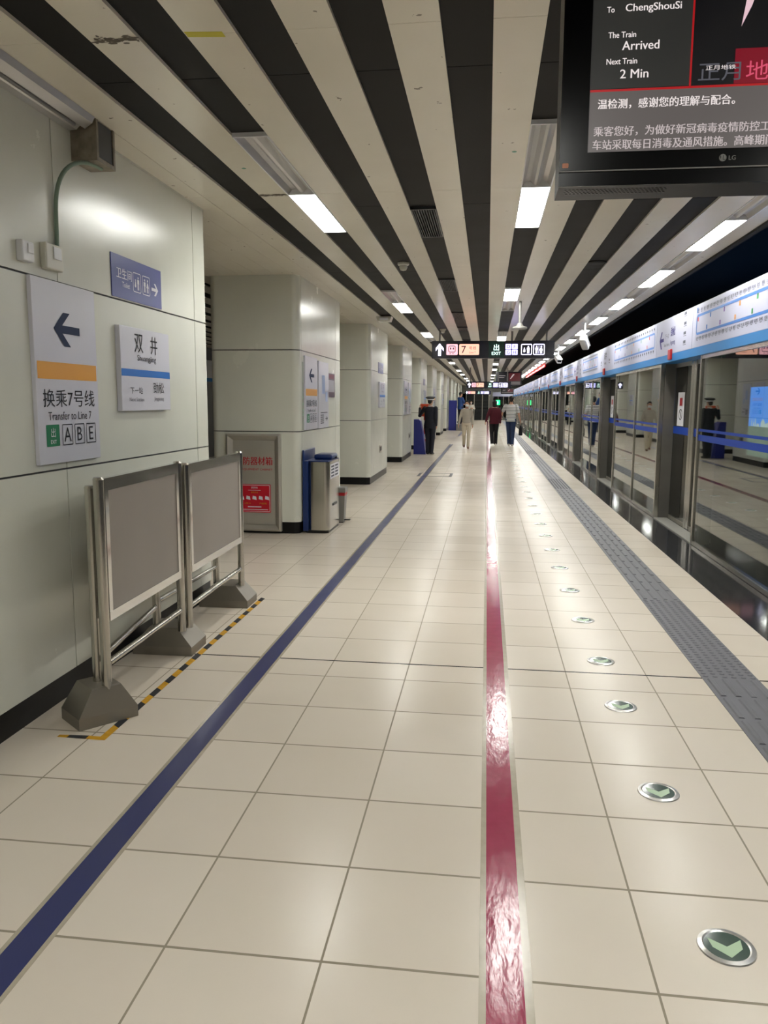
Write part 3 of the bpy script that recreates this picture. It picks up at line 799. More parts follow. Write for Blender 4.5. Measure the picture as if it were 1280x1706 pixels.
def toilet_sign(yc, zc, w, h, label):
    t = thing('toilet_sign', label, 'sign', (SX, yc, zc), 'violet blue toilet signs on the columns')
    F = Face((SX, yc, zc), (0, 1, 0))
    m = MB(); F.slab(m, -w/2, w/2, -h/2, h/2, 0, 0.006); obj('board', m, M_viosign, t)
    F = Face((SX+0.006, yc, zc), (0, 1, 0)); k = h/0.24
    m = MB(); F.text(m, '卫生间', -0.19, 0.02*k, 0.06*k, w=0.2); F.text(m, 'Toilet', -0.17, -0.04*k, 0.03*k, w=0.1); obj('lettering', m, M_pale, t)
    m = MB(); lift_icon(F, m, -0.02, -0.005, 0.115*k, 0.11, 0.005); obj('accessible_icon', m, M_pale, t)
    m = MB(); toilet_icon(F, m, 0.11, -0.005, 0.115*k, 0.11, 0.005); obj('toilet_icon', m, M_pale, t)
    m = MB(); F.arrow(m, 0.24, -0.012, 0.1, 0.075, PI, t=0.26); obj('arrow', m, M_pale, t)
    return t
transfer_sign(3.812, 1.66, 0.6, 0.882, 'large white sign with left arrow and amber band, nearest column')
station_sign(4.735, 1.713, 0.71, 0.49, 'square white station name sign with blue band, nearest column')
toilet_sign(4.705, 2.236, 0.69, 0.24, 'violet blue toilet sign with right arrow on the nearest column')
# switch boxes
for yc, w, z0, z1, m_, lab in ((3.49, 0.095, 2.153, 2.245, M_white, 'white switch plate on the nearest column, closest to the left edge'),
                              (3.715, 0.15, 2.15, 2.272, M_cream, 'cream switch box under the green cable on the nearest column')):
    t = thing('switch_box', lab, 'switch', (SX, yc, (z0+z1)/2))
    m = MB(); m.box(SX, SX+0.035, yc-w/2, yc+w/2, z0, z1, 0.006); obj('case', m, m_, t)
    m = MB(); m.box(SX+0.035, SX+0.041, yc-w*0.1, yc+w*0.36, z0+(z1-z0)*0.42, z1-0.012, 0.003); obj('rocker', m, M_white, t)
# surface lamp housing, junction box and cable at the top of the nearest column
t = thing('strip_lamp', 'unlit metal strip lamp under the ceiling over the nearest column', 'lamp', (-2.05, 3.3, 2.9))
m = MB(); pr = [(-2.119, 2.928), (-1.975, 2.928), (-1.99, 2.90), (-2.03, 2.875), (-2.05, 2.895), (-2.075, 2.872), (-2.119, 2.87)]
m.prism([(x, 2.5, z) for x, z in pr], (0, 1.46, 0)); obj('housing', m, M_refl, t)
m = MB(); m.box(-2.058, -2.042, 2.55, 3.9, 2.868, 2.884, 0.006); obj('tube', m, M_grey, t)
t = thing('junction_box', 'rusty square steel box below the ceiling on the nearest column', 'junction box', (-2.05, 4.08, 2.83))
m = MB(); m.box(SX, -1.98, 3.98, 4.0, 2.73, 2.93); m.box(SX, -1.98, 4.16, 4.18, 2.73, 2.93); m.box(SX, -1.98, 4.0, 4.16, 2.73, 2.75); m.box(SX, SX+0.01, 4.0, 4.16, 2.75, 2.93)
obj('case', m, M_rust, t)
m = MB(); m.box(-1.995, -1.985, 4.005, 4.155, 2.755, 2.925); obj('front_plate', m, M_dgrey, t)
P0, P1, P2, P3 = Vector((-2.03, 4.12, 2.728)), Vector((-2.05, 3.9, 2.74)), Vector((-2.106, 3.79, 2.66)), Vector((-2.108, 3.785, 2.45))
cv = [P0*(1-q)**3+P1*3*q*(1-q)**2+P2*3*q*q*(1-q)+P3*q**3 for q in [k/14 for k in range(15)]]+[Vector((-2.109, 3.782, 2.274))]
m = MB(); m.tube(cv, 0.0105, 10)
o = obj('power_cable', m, M_cable, None, loc=(-2.1, 3.85, 2.5), smooth=True); tag(o, 'green grey cable drooping from the rusty box to the cream switch', 'cable')

# second column
transfer_sign(9.44, 1.625, 0.66, 0.86, 'white sign with left arrow and amber band, second column')
def info_board(yc, zc, w, h, lab):
    t = thing('notice_sign', lab, 'sign', (SX, yc, zc))
    F = Face((SX, yc, zc), (0, 1, 0)); m = MB(); F.slab(m, -w/2, w/2, -h/2, h/2, 0, 0.026, 0.003); obj('board', m, M_lilac, t)
    F = Face((SX+0.026, yc, zc), (0, 1, 0)); m = MB(); F.rect(m, -w*0.34, w*0.34, -h*0.27, -h*0.26); F.arrow(m, w*0.25, -h*0.36, w*0.24, h*0.06, PI)
    for q in range(5): F.rect(m, -w*0.35, -w*0.02, -h*(0.31+0.03*q), -h*(0.297+0.03*q))
    obj('lettering', m, M_ink, t)
    m = MB(); F.rect(m, -w*0.2, w*0.1, h*0.02, h*0.3); F.rect(m, w*0.15, w*0.35, -h*0.1, h*0.05); obj('blue_print', m, mat('pale_blue_print', (150, 168, 206), 0.4), t)
    return t
info_board(10.15, 1.61, 0.62, 0.84, 'white notice board with small print beside the second column arrow sign')
t = thing('notice_poster', 'small framed dark maroon and silver notice on the second column', 'poster', (SX, 10.72, 1.745))
F = Face((SX, 10.72, 1.745), (0, 1, 0)); m = MB(); F.slab(m, -0.24, 0.24, -0.16, 0.16, 0, 0.012); obj('frame', m, mat('dark_maroon', (70, 40, 52), 0.3), t)
F = Face((SX+0.012, 10.72, 1.745), (0, 1, 0)); m = MB(); F.rect(m, -0.2, 0.2, -0.09, 0.07, 0.001); obj('photo_print', m, mat('silver_print', (170, 168, 172), 0.3), t)
m = MB(); F.rect(m, -0.16, 0.18, 0.09, 0.145, 0.001); obj('red_print', m, mat('maroon_print', (120, 40, 60), 0.4), t)
t = thing('poster_sheet', 'faint pale green sheet on the rounded near corner of the second column', 'poster', (SX, 9.05, 1.6))
F = Face((SX, 9.06, 1.6), (0, 1, 0)); m = MB(); F.slab(m, -0.035, 0.035, -0.4, 0.38, 0, 0.003); obj('sheet', m, mat('pale_green_grey', (178, 184, 172), 0.25), t)
F = Face((SX+0.003, 9.06, 1.6), (0, 1, 0)); m = MB()
for z in (-0.02, -0.1, -0.17, -0.22): F.rect(m, -0.026, 0.026, z-0.02, z+0.015, 0.001)
obj('green_print', m, mat('faded_green', (120, 150, 126), 0.4), t)
# fire equipment cabinet on the front of the second column
FY = 8.89
t = thing('fire_cabinet', 'stainless fire equipment cabinet with red lettering on the second column', 'fire cabinet', (-2.655, FY, 0.59))
m = MB()
X0, X1, Z0, Z1 = -2.975, -2.335, 0.03, 1.155
def fr(x0, x1, z0, z1, y0, y1, w):
    a = [(x0, z0), (x1, z0), (x1, z1), (x0, z1)]; b = [(x0+w, z0+w), (x1-w, z0+w), (x1-w, z1-w), (x0+w, z1-w)]
    A = [m.bm.verts.new((x, y0, z)) for x, z in a]; B = [m.bm.verts.new((x, y1, z)) for x, z in b]; C_ = [m.bm.verts.new((x, FY, z)) for x, z in a]
    for i in range(4):
        j = (i+1) % 4
        m.bm.faces.new((A[i], A[j], B[j], B[i])); m.bm.faces.new((C_[i], C_[j], A[j], A[i]))
fr(X0, X1, Z0, Z1, FY-0.055, FY-0.075, 0.02); fr(X0+0.02, X1-0.02, Z0+0.02, Z1-0.02, FY-0.075, FY-0.02, 0.055)
obj('frame', m, M_cab, t)
m = MB(); m.box(X0+0.075, X1-0.075, FY-0.03, FY, Z0+0.075, Z1-0.075); dr = obj('door', m, M_cab, t)
F = Face(((X0+X1)/2, FY-0.03, 0), (1, 0, 0))
m = MB(); F.text(m, '消防器材箱', 0, 0.845, 0.095, w=0.44, bold=True); F.text(m, 'FIRE EQUIPMENT CABINET', 0, 0.745, 0.026, w=0.44, bold=True); obj('lettering', m, M_red, dr)
F = Face((-2.655, FY-0.03, 0.41), (1, 0, 0))
m = MB(); F.rrect(m, -0.195, 0.195, -0.165, 0.165, 0.01, 0.0015); po = obj('red_notice', m, mat('signal_red', (200, 22, 44), 0.3), dr)
m = MB(); F.ring(m, -0.185, 0.185, -0.155, 0.155, 0.008, 0.005, 0.0025); F.text(m, '消防栓', 0.0, 0.125, 0.026, d=0.0025); F.rect(m, -0.075, 0.075, 0.092, 0.097, 0.0025)
for i in range(5):
    x = -0.15+0.075*i; F.poly(m, [(x-0.026, -0.008), (x+0.026, -0.02), (x+0.02, 0.02), (x-0.02, 0.03)], 0.0025)
F.rect(m, -0.08, 0.08, -0.105, -0.095, 0.0025); F.rect(m, -0.16, 0.16, -0.135, -0.128, 0.0025); obj('white_print', m, M_pale, po)
m = MB(); F.text(m, '使用方法', 0, 0.07, 0.02, d=0.0025); F.text(m, '火警119', -0.085, -0.06, 0.02, d=0.0025); F.text(m, '严禁挪用', 0.1, -0.06, 0.02, d=0.0025); obj('yellow_print', m, M_yellow, po)
# recycling bin
t = thing('litter_bin', 'stainless litter bin with blue back panel beside the second column', 'bin', (-1.95, 9.3, 0))
bx0, bx1, by0, by1 = -2.04, -1.795, 8.96, 9.66
pl = rr(bx0, bx1, by0, by1, 0.06)
m = MB(); m.prism([(x, y, 0.035) for x, y in pl], (0, 0, 0.80)); obj('body', m, M_steel, t, smooth=True)
m = MB(); m.prism([(x, y, 0.0) for x, y in rr(bx0-0.05, bx1-0.012, by0+0.012, by1-0.012, 0.05)], (0, 0, 0.035)); obj('plinth', m, M_black, t)
m = MB(); m.box(-2.105, -2.04, by0-0.01, by1+0.01, 0.02, 0.845, 0.01); m.box(-2.105, -2.085, by0-0.01, by1-0.1, 0.83, 0.97, 0.008); obj('back_panel', m, M_binblue, t)
m = MB(); m.box(bx0-0.0, bx1-0.02, by0+0.3, by1-0.02, 0.838, 0.905, 0.03, 3); m.box(bx0, bx1-0.01, by0+0.02, by1-0.02, 0.835, 0.845); obj('lid', m, M_binblue, t, smooth=True)
m = MB(); m.lathe((bx1-0.06, by1-0.14, 0.845), [(0.05, 0), (0.05, 0.02), (0.03, 0.035), (0.004, 0.037)], 16); obj('ashtray', m, M_black, t)
F = Face((bx1, (by0+by1)/2, 0.72), (0, 1, 0))
m = MB(); F.rect(m, -0.27, 0.27, -0.09, 0.08, 0.0015); lb = obj('label_sticker', m, M_pale, t)
m = MB()
for q in range(2):
    for z in range(4): F.rect(m, -0.22+0.24*q, -0.03+0.24*q, -0.07+0.037*z, -0.05+0.037*z, 0.0025)
obj('lettering', m, M_greyink, lb)
m = MB(); F.slab(m, -0.12, 0.12, -0.42, -0.39, 0, 0.008, 0.002); obj('handle', m, M_dgrey, t)
# pedal bin behind it
t = thing('pedal_bin', 'small grey pedal bin with red liner rim behind the litter bin', 'bin', (-1.83, 9.86, 0))
c = (-1.83, 9.86, 0)
m = MB(); m.loft([[(c[0]+sx*w, c[1]+sy*w*1.15, z) for sx, sy in ((-1, -1), (1, -1), (1, 1), (-1, 1))] for w, z in ((0.055, 0.012), (0.075, 0.37))]); obj('body', m, M_grey, t)
m = MB(); m.loft([[(c[0]+sx*w, c[1]+sy*w*1.15, z) for sx, sy in ((-1, -1), (1, -1), (1, 1), (-1, 1))] for w, z in ((0.074, 0.35), (0.079, 0.39))]); obj('red_rim', m, M_redpaint, t)
m = MB(); m.loft([[(c[0]+sx*w, c[1]+sy*w*1.15, z) for sx, sy in ((-1, -1), (1, -1), (1, 1), (-1, 1))] for w, z in ((0.082, 0.39), (0.082, 0.44), (0.076, 0.455))]); obj('lid', m, M_grey, t)
m = MB(); m.box(c[0]+0.02, c[0]+0.13, c[1]-0.03, c[1]+0.03, 0.03, 0.042); m.box(c[0]-0.05, c[0]+0.05, c[1]-0.06, c[1]+0.06, 0, 0.03); obj('pedal', m, M_black, t)
# signs further along
toilet_sign(15.87, 2.19, 0.72, 0.21, 'violet blue toilet sign on the third column')
station_sign(15.96, 1.665, 0.85, 0.5, 'white station name sign with blue band, third column')
transfer_sign(20.77, 1.63, 0.8, 0.86, 'white sign with left arrow and amber band, fourth column')
info_board(21.65, 1.62, 0.6, 0.84, 'white notice board beside the arrow sign, fourth column')
toilet_sign(27.0, 2.19, 0.72, 0.21, 'violet blue toilet sign on the fifth column')
station_sign(27.1, 1.665, 0.8, 0.5, 'white station name sign with blue band, fifth column')
transfer_sign(32.0, 1.63, 0.8, 0.86, 'white sign with left arrow and amber band, sixth column')
station_sign(38.2, 1.665, 0.8, 0.5, 'white station name sign with blue band, seventh column')
for y, nm in ((15.9, 'third'), (21.9, 'fourth')):
    t = thing('socket_panel', f'small square grey socket plate low on the {nm} column', 'socket', (SX, y, 0.59))
    m = MB(); m.box(SX, SX+0.008, y-0.17, y+0.17, 0.52, 0.665, 0.003); obj('plate', m, M_steel2, t)
    m = MB()
    for dy in (-0.07, 0.07): m.box(SX+0.008, SX+0.012, y+dy-0.04, y+dy+0.04, 0.55, 0.635)
    obj('socket', m, M_dgrey, t)

# ================================================================== STEEL BARRIERS
def foot_geo(m, c, lx, ly, h, rot, t0=0.055):
    """weighted foot: upright skirt, then the two ends slope in"""
    R = Matrix.Rotation(rot, 3, 'Z')
    def ring(ax, ay, z): return [Vector(c)+R @ Vector((sx*ax, sy*ay, z)) for sx, sy in ((-1, -1), (1, -1), (1, 1), (-1, 1))]
    m.loft([ring(lx/2, ly/2, 0), ring(lx/2, ly/2, t0), ring(lx*0.25, ly*0.42, h-0.004), ring(lx*0.24, ly*0.40, h)])
def barrier(name_label, p0, p1, z1, feet, group):
    p0 = Vector((p0[0], p0[1], 0)); p1 = Vector((p1[0], p1[1], 0)); d = (p1-p0).normalized(); n = Vector((d.y, -d.x, 0))
    t = thing('barrier_stand', name_label, 'barrier', tuple((p0+p1)/2), group)
    for p in (p0, p1):
        m = MB(); m.tube([(p.x, p.y, 0.15), (p.x, p.y, z1)], 0.024, 20); m.tube([(p.x, p.y, z1), (p.x, p.y, z1+0.012)], [0.026, 0.02], 20)
        obj('post', m, M_steel, t, smooth=True)
    a, b = p0+d*0.03, p1-d*0.03
    def slab(m, a, b, th, z0, z1):
        m.prism([a+n*th+Vector((0, 0, z0)), b+n*th+Vector((0, 0, z0)), b-n*th+Vector((0, 0, z0)), a-n*th+Vector((0, 0, z0))], (0, 0, z1-z0))
    m = MB(); slab(m, a+d*0.03, b-d*0.03, 0.011, 0.53, z1-0.055); obj('panel', m, M_board, t)
    m = MB(); slab(m, a, b, 0.018, z1-0.055, z1+0.004); slab(m, a, b, 0.018, 0.485, 0.53); slab(m, a, a+d*0.035, 0.017, 0.53, z1-0.055); slab(m, b-d*0.035, b, 0.017, 0.53, z1-0.055)
    obj('panel_frame', m, M_chrome, t)
    m = MB(); m.tube([a+Vector((0, 0, 0.28)), b+Vector((0, 0, 0.28))], 0.0165, 14); obj('lower_rail', m, M_steel, t, smooth=True)
    for c, lx, ly, h, rot in feet:
        m = MB(); foot_geo(m, c, lx, ly, h, rot); obj('foot', m, M_foot, t)
    return t
G = 'steel barrier stands against the nearest column'
barrier('steel framed grey board on posts, nearest the viewer in front row', (-1.775, 3.44), (-1.80, 4.45), 1.165, [((-1.835, 3.475, 0), 0.29, 0.215, 0.18, math.radians(50))], G)
barrier('steel framed grey board on posts, far one of front row', (-1.785, 4.53), (-1.81, 5.66), 1.15, [((-1.92, 4.55, 0), 0.37, 0.26, 0.165, 0.02), ((-1.92, 5.68, 0), 0.37, 0.26, 0.165, 0.02)], G)
barrier('steel framed board half hidden behind the nearest grey board', (-1.845, 3.49), (-1.98, 4.5), 1.12, [], G)
barrier('steel framed board half hidden behind the far grey board', (-2.03, 4.62), (-2.02, 5.7), 1.10, [], G)

# ================================================================== CEILING FITTINGS
def vent(y0, y1, lab):
    x0, x1 = -0.593, -0.402
    t = thing('ceiling_vent', lab, 'vent', ((x0+x1)/2, (y0+y1)/2, ZC), 'dark ceiling vents')
    m = MB(); m.box(x0, x1, y0, y1, ZC+0.02, ZC+0.03); obj('backing', m, M_void, t)
    m = MB()
    for a, b, c, d in ((x0, x1, y0, y0+0.02), (x0, x1, y1-0.02, y1), (x0, x0+0.012, y0, y1), (x1-0.012, x1, y0, y1)): m.box(a, b, c, d, ZC-0.003, ZC+0.02)
    obj('frame', m, M_dgrey, t)
    m = MB()
    for k in range(9):
        x = x0+0.022+k*0.0185; m.box(x-0.003, x+0.003, y0+0.02, y1-0.02, ZC-0.002, ZC+0.018)
    obj('grille', m, M_dgrey, t)
for i, (a, b) in enumerate(VENTS):
    vent(a, b, f'dark slotted vent in a brown ceiling channel, {ORD[i]} from the near end')
def detector(x, y, z, lab):
    t = thing('smoke_detector', lab, 'smoke detector', (x, y, z), 'ceiling smoke detectors')
    m = MB(); m.lathe((x, y, z), [(0.06, 0), (0.06, -0.02), (0.05, -0.03)], 20); obj('base', m, M_cream, t, smooth=True)
    m = MB(); m.lathe((x, y, z-0.03), [(0.04, 0), (0.042, -0.02), (0.03, -0.045), (0.01, -0.05)], 20); obj('sensor', m, M_cream, t, smooth=True)
detector(-0.886, 8.36, ZC+0.0165, 'round cream smoke detector in a brown channel, nearest of them')
detector(-0.89, 15.86, ZC+0.0165, 'round cream smoke detector beyond the nearest one, before the sign')
detector(-0.89, 22.5, ZC+0.0165, 'round cream smoke detector beyond the hanging direction sign')
t = thing('emergency_lamp', 'small cream box fixed at the ceiling edge beside the columns', 'emergency lamp', (-1.74, 13.4, ZC))
m = MB(); m.prism([(-1.86, 13.3, ZC), (-1.6, 13.3, ZC), (-1.63, 13.3, ZC-0.075), (-1.83, 13.3, ZC-0.075)], (0, 0.25, 0)); obj('case', m, M_cream, t)
m = MB(); m.box(-1.8, -1.66, 13.295, 13.3, ZC-0.06, ZC-0.02); obj('lens', m, M_white, t)
m = MB(); m.lathe((1.07, 8.5, ZC+0.0165), [(0.1, 0), (0.1, -0.01), (0.09, -0.014), (0.01, -0.014)], 28)
o = obj('ceiling_hatch', m, M_dark, None, loc=(1.07, 8.5, ZC), smooth=True); tag(o, 'round flat cover in a dark ceiling channel near the screen doors', 'ceiling cover')
m = MB(); m.prism([(-1.186, 3.13, ZC), (-1.04, 3.145, ZC), (-1.04, 3.19, ZC), (-1.186, 3.175, ZC)], (0, 0, -0.0008))
o = obj('yellow_tape', m, M_yel2, None, loc=(-1.11, 3.16, ZC)); tag(o, 'short strip of lemon yellow tape stuck on a white ceiling panel', 'tape')
# scuffed joint smears on two ceiling panels
for nm, x0, x1, y, lab in (('scuff', -1.57, -1.39, 3.165, 'dark scuffed smear across a white ceiling panel joint near the top left'), ('scuff', -1.58, -1.385, 5.53, 'dark torn tape smear beside the nearest half-lit ceiling light')):
    m = MB(); q = 0
    for i in range(60):
        x = x0+(x1-x0)*rnd.random(); yy = y+rnd.gauss(0, 0.016); w, h = 0.006+0.022*rnd.random(), 0.003+0.01*rnd.random(); q += 1
        n = 7; a0 = rnd.random()*6
        m.poly([(x+w*(0.6+0.4*rnd.random())*math.cos(a0+2*PI*j/n), yy+h*(0.6+0.4*rnd.random())*math.sin(a0+2*PI*j/n), ZC-0.0003-0.00002*q) for j in range(n)])
    o = obj('ceiling_scuff', m, mat('grey_brown_smear', (112, 103, 90), 0.7, noise=0.4, nscale=40), None, loc=((x0+x1)/2, y, ZC)); tag(o, lab, 'scuff mark')
for x, y, lab in ((-1.50, 4.9, 'tiny green dab of paint on the ceiling panel beside the nearest column light'), (0.12, 4.75, 'tiny green dab of paint on the ceiling panel left of the screen')):
    m = MB(); m.lathe((x, y, ZC), [(0.014, 0.0), (0.014, -0.0006)], 10); o = obj('paint_dab', m, mat('dab_green', (70, 140, 110), 0.5), None, loc=(x, y, ZC)); tag(o, lab, 'paint mark')
# wireless antenna disc on a rod
t = thing('antenna', 'flat disc antenna hanging from a rod before the direction sign', 'antenna', (0.43, 11.5, ZC))
m = MB(); m.tube([(0.43, 11.5, ZC), (0.43, 11.5, 2.6)], 0.017, 14); obj('rod', m, M_grey, t, smooth=True)
m = MB(); m.lathe((0.43, 11.5, 2.55), [(0.01, 0), (0.1, 0.0), (0.105, 0.012), (0.1, 0.03), (0.05, 0.045), (0.035, 0.08), (0.01, 0.085)], 28); obj('disc', m, M_grey, t, smooth=True)
# surveillance cameras
def cctv(x, y, lab, tilt, yaw):
    t = thing('surveillance_camera', lab, 'camera', (x, y, ZC), 'white cameras hung by the screen doors')
    m = MB(); m.lathe((x, y, ZC), [(0.05, 0), (0.05, -0.012), (0.02, -0.02)], 18); m.tube([(x, y, ZC), (x, y, 2.66)], 0.024, 14); obj('rod', m, M_white, t, smooth=True)
    R = Matrix.Rotation(yaw, 3, 'Z') @ Matrix.Rotation(tilt, 3, 'X')
    def P(a, b, c): return Vector((x, y, 2.58))+R @ Vector((a, b, c))
    m = MB(); m.ell((x, y, 2.645), (0.05, 0.05, 0.04)); b = obj('joint', m, M_white, t, smooth=True)
    m = MB(); m.loft([[P(sx*w, yy, sz*h) for sx, sz in ((-1, -0.7), (-0.7, -1), (0.7, -1), (1, -0.7), (1, 0.7), (0.7, 1), (-0.7, 1), (-1, 0.7))] for w, h, yy in ((0.05, 0.045, 0.14), (0.06, 0.055, 0.12), (0.06, 0.055, -0.16), (0.055, 0.05, -0.17))])
    b = obj('case', m, M_white, t)
    m = MB(); m.prism([P(-0.045, -0.171, -0.02), P(0.045, -0.171, -0.02), P(0.045, -0.171, 0.025), P(-0.045, -0.171, 0.025)], R @ Vector((0, -0.004, 0))); obj('lens_window', m, M_black, b)
    m = MB(); m.prism([P(-0.066, -0.22, 0.058), P(0.066, -0.22, 0.058), P(0.066, 0.12, 0.058), P(-0.066, 0.12, 0.058)], R @ Vector((0, 0, 0.008))); obj('sun_shield', m, M_white, b)
cctv(1.66, 14.45, 'white camera on a ceiling rod, the nearer of two by the doors', math.radians(28), math.radians(160))
cctv(1.685, 19.9, 'white camera facing the viewer, the farther of two by the doors', math.radians(22), math.radians(8))
# glowing box added to stand for the red glow on the far ceiling edge
m = MB(); m.box(2.06, 2.1, 30, 44, ZC-0.09, ZC-0.022); o = obj('red_glow_strip', m, mat('red_ceiling_glow', (120, 10, 16), 0.4, emit=(255, 30, 40), es=1.2), None, loc=(2.08, 37, ZC)); tag(o, 'long glowing strip added for the red glow on the far ceiling edge', 'painted glow')

# ================================================================== HANGING SCREENS AND SIGNS
def em(name, rgb, es=1.0):
    return mat(name, tuple(int(v*0.3) for v in rgb), 0.3, emit=rgb, es=es)
TVY = 2.6
t = thing('hanging_screen', 'black passenger information screen hanging from the ceiling, nearest the viewer', 'screen', (0.70, TVY, 2.5), None)
M_case = mat('charcoal_screen_case', (28, 28, 32), 0.4, spec=0.3); M_bez = mat('gloss_black_bezel', (6, 6, 8), 0.2, spec=0.15)
m = MB(); m.prism([(0.205, TVY+0.012, 2.19), (1.195, TVY+0.012, 2.19), (1.195, TVY+0.012, 2.835), (0.205, TVY+0.012, 2.835)], (0, 0.165, 0))
case = obj('case', m, M_case, t)
m = MB()
for i in range(26):   # speaker perforations under the case
    for j in range(4): m.box(0.225+i*0.012+(j % 2)*0.006, 0.232+i*0.012+(j % 2)*0.006, TVY+0.045+j*0.016, TVY+0.054+j*0.016, 2.1885, 2.19)
obj('speaker_grille', m, M_black, case)
m = MB()
bz = [(0.203, 1.197, 2.236, 2.286), (0.203, 1.197, 2.756, 2.838), (0.203, 0.286, 2.286, 2.756), (1.115, 1.197, 2.286, 2.756)]
for x0, x1, z0, z1 in bz: m.box(x0, x1, TVY, TVY+0.012, z0, z1)
m.box(0.203, 1.197, TVY+0.004, TVY+0.012, 2.19, 2.236); bez = obj('bezel', m, M_bez, t)
m = MB(); m.box(0.203, 1.197, TVY-0.0015, TVY+0.002, 2.231, 2.2345); obj('trim_line', m, M_grey, bez)
m = MB(); m.box(0.686, 0.714, TVY+0.05, TVY+0.12, 2.835, ZC); m.box(0.6, 0.8, TVY+0.04, TVY+0.13, ZC-0.012, ZC); obj('ceiling_mount', m, M_grey, t)
F = Face((0.0, TVY+0.006, 0.0), (1, 0, 0))
m = MB(); F.rect(m, 0.286, 1.115, 2.286, 2.756, 0); scr = obj('display', m, em('screen_dark', (16, 16, 20), 0.6), t)
m = MB(); F.rect(m, 0.288, 0.575, 2.469, 2.756, 0.001); obj('train_panel', m, em('screen_charcoal', (44, 44, 42), 0.8), scr)
m = MB(); F.rect(m, 0.288, 1.113, 2.288, 2.461, 0.001); obj('ticker_panel', m, em('screen_warm_grey', (92, 86, 84), 0.9), scr)
m = MB(); F.rect(m, 0.575, 0.5805, 2.461, 2.756, 0.0015); F.rect(m, 0.288, 1.113, 2.4605, 2.467, 0.0015); obj('red_rule', m, em('screen_red_rule', (170, 20, 26), 0.9), scr)
m = MB(); F.rect(m, 0.702, 0.95, 2.468, 2.565, 0.0015); F.poly(m, [(0.95, 2.468), (1.113, 2.468), (1.113, 2.55), (0.95, 2.565)], 0.0015); obj('video_red', m, em('screen_crimson', (120, 8, 30), 0.9), scr)
m = MB(); F.poly(m, [(0.714, 2.625), (0.722, 2.68), (0.732, 2.756), (0.765, 2.756), (0.74, 2.68)], 0.0015); obj('video_pale', m, em('screen_pale_pink', (232, 196, 206), 0.9), scr)
m = MB()
F.text(m, 'To', 0.339, 2.69, 0.0165, d=0.002, w=0.021, bold=True); F.text(m, 'ChengShouSi', 0.462, 2.69, 0.027, d=0.002, w=0.16, bold=True)
F.text(m, 'The Train', 0.375, 2.619, 0.0165, d=0.002, w=0.08, bold=True); F.text(m, 'Arrived', 0.430, 2.588, 0.025, d=0.002, w=0.107, bold=True)
F.text(m, 'Next Train', 0.377, 2.545, 0.0165, d=0.002, w=0.089, bold=True); F.text(m, '2 Min', 0.415, 2.509, 0.025, d=0.002, w=0.082, bold=True)
F.text(m, '温检测，感谢您的理解与配合。', 0.312, 2.425, 0.029, d=0.002, w=0.397, align='l', bold=True)
obj('lettering', m, em('screen_white', (236, 226, 224), 0.95), scr)
m = MB()
F.text(m, '乘客您好，为做好新冠病毒疫情防控工作，', 0.303, 2.347, 0.029, d=0.002, w=0.552, align='l', bold=True)
F.text(m, '车站采取每日消毒及通风措施。高峰期间', 0.301, 2.3085, 0.029, d=0.002, w=0.527, align='l', bold=True)
obj('notice_lettering', m, em('screen_pale_grey', (196, 184, 184), 0.9), scr)
m = MB(); F.text(m, '正月', 0.66, 2.503, 0.05, d=0.002, w=0.12); obj('grey_title', m, em('screen_grey', (84, 84, 92), 0.9), scr)
m = MB(); F.text(m, '地铁', 0.80, 2.503, 0.055, d=0.002, w=0.13); obj('pink_title', m, em('screen_pink', (214, 80, 110), 0.9), scr)
m = MB(); F.text(m, '正月地铁', 0.663, 2.515, 0.013, d=0.0025, w=0.085); obj('white_title', m, em('screen_white', (236, 226, 224), 0.95), scr)
# maker's badge and sticker on the bezel
Fb = Face((0.0, TVY, 0.0), (1, 0, 0)); m = MB(); Fb.disc(m, 0.683, 2.259, 0.0105, 0.001, 24); bd = obj('badge', m, M_grey, bez)
m = MB(); Fb.text(m, 'LG', 0.71, 2.2585, 0.0125, d=0.001, bold=True); obj('badge_lettering', m, M_grey, bez)
m = MB(); Fb.rect(m, 0.6745, 0.6775, 2.257, 2.265, 0.0018); Fb.rect(m, 0.683, 0.6845, 2.253, 2.266, 0.0018); Fb.rect(m, 0.683, 0.69, 2.2528, 2.2545, 0.0018); obj('badge_print', m, M_black, bd)
m = MB(); Fb.rrect(m, 0.212, 0.231, 2.243, 2.257, 0.003, 0.001); obj('sticker', m, mat('pale_orange_sticker', (206, 140, 110), 0.5), bez)

def far_screen(x0, x1, y, z0, z1, lab):
    t = thing('hanging_screen', lab, 'screen', ((x0+x1)/2, y, (z0+z1)/2), 'screens hanging far along the platform')
    m = MB(); m.box(x0, x1, y, y+0.16, z0, z1, 0.01); obj('case', m, M_case, t)
    F = Face(((x0+x1)/2, y, (z0+z1)/2), (1, 0, 0)); w, h = (x1-x0)/2-0.06, (z1-z0)/2-0.06
    m = MB(); F.rect(m, -w, w, -h, h, 0.002); s = obj('display', m, em('screen_dark', (16, 16, 20), 0.6), t)
    m = MB(); F.rect(m, -w*0.0, w, -h*0.35, h, 0.004); obj('video_red', m, em('screen_deep_red', (74, 8, 16), 0.9), s)
    m = MB(); F.rect(m, -w, w, -h, -h*0.45, 0.004); obj('ticker_panel', m, em('screen_warm_grey', (92, 86, 84), 0.9), s)
    m = MB(); F.poly(m, [(0.1*w, 0.0), (0.18*w, 0), (0.5*w, h*0.8), (0.35*w, h*0.8)], 0.006); F.rect(m, -w*0.85, -w*0.3, h*0.5, h*0.58, 0.006); F.rect(m, -w*0.85, -w*0.4, h*0.2, h*0.28, 0.006); obj('white_print', m, em('screen_pale_grey', (196, 184, 184), 0.9), s)
    m = MB(); xm = (x0+x1)/2; m.box(xm-0.03, xm+0.03, y+0.05, y+0.11, z1, ZC); obj('ceiling_mount', m, M_grey, t)
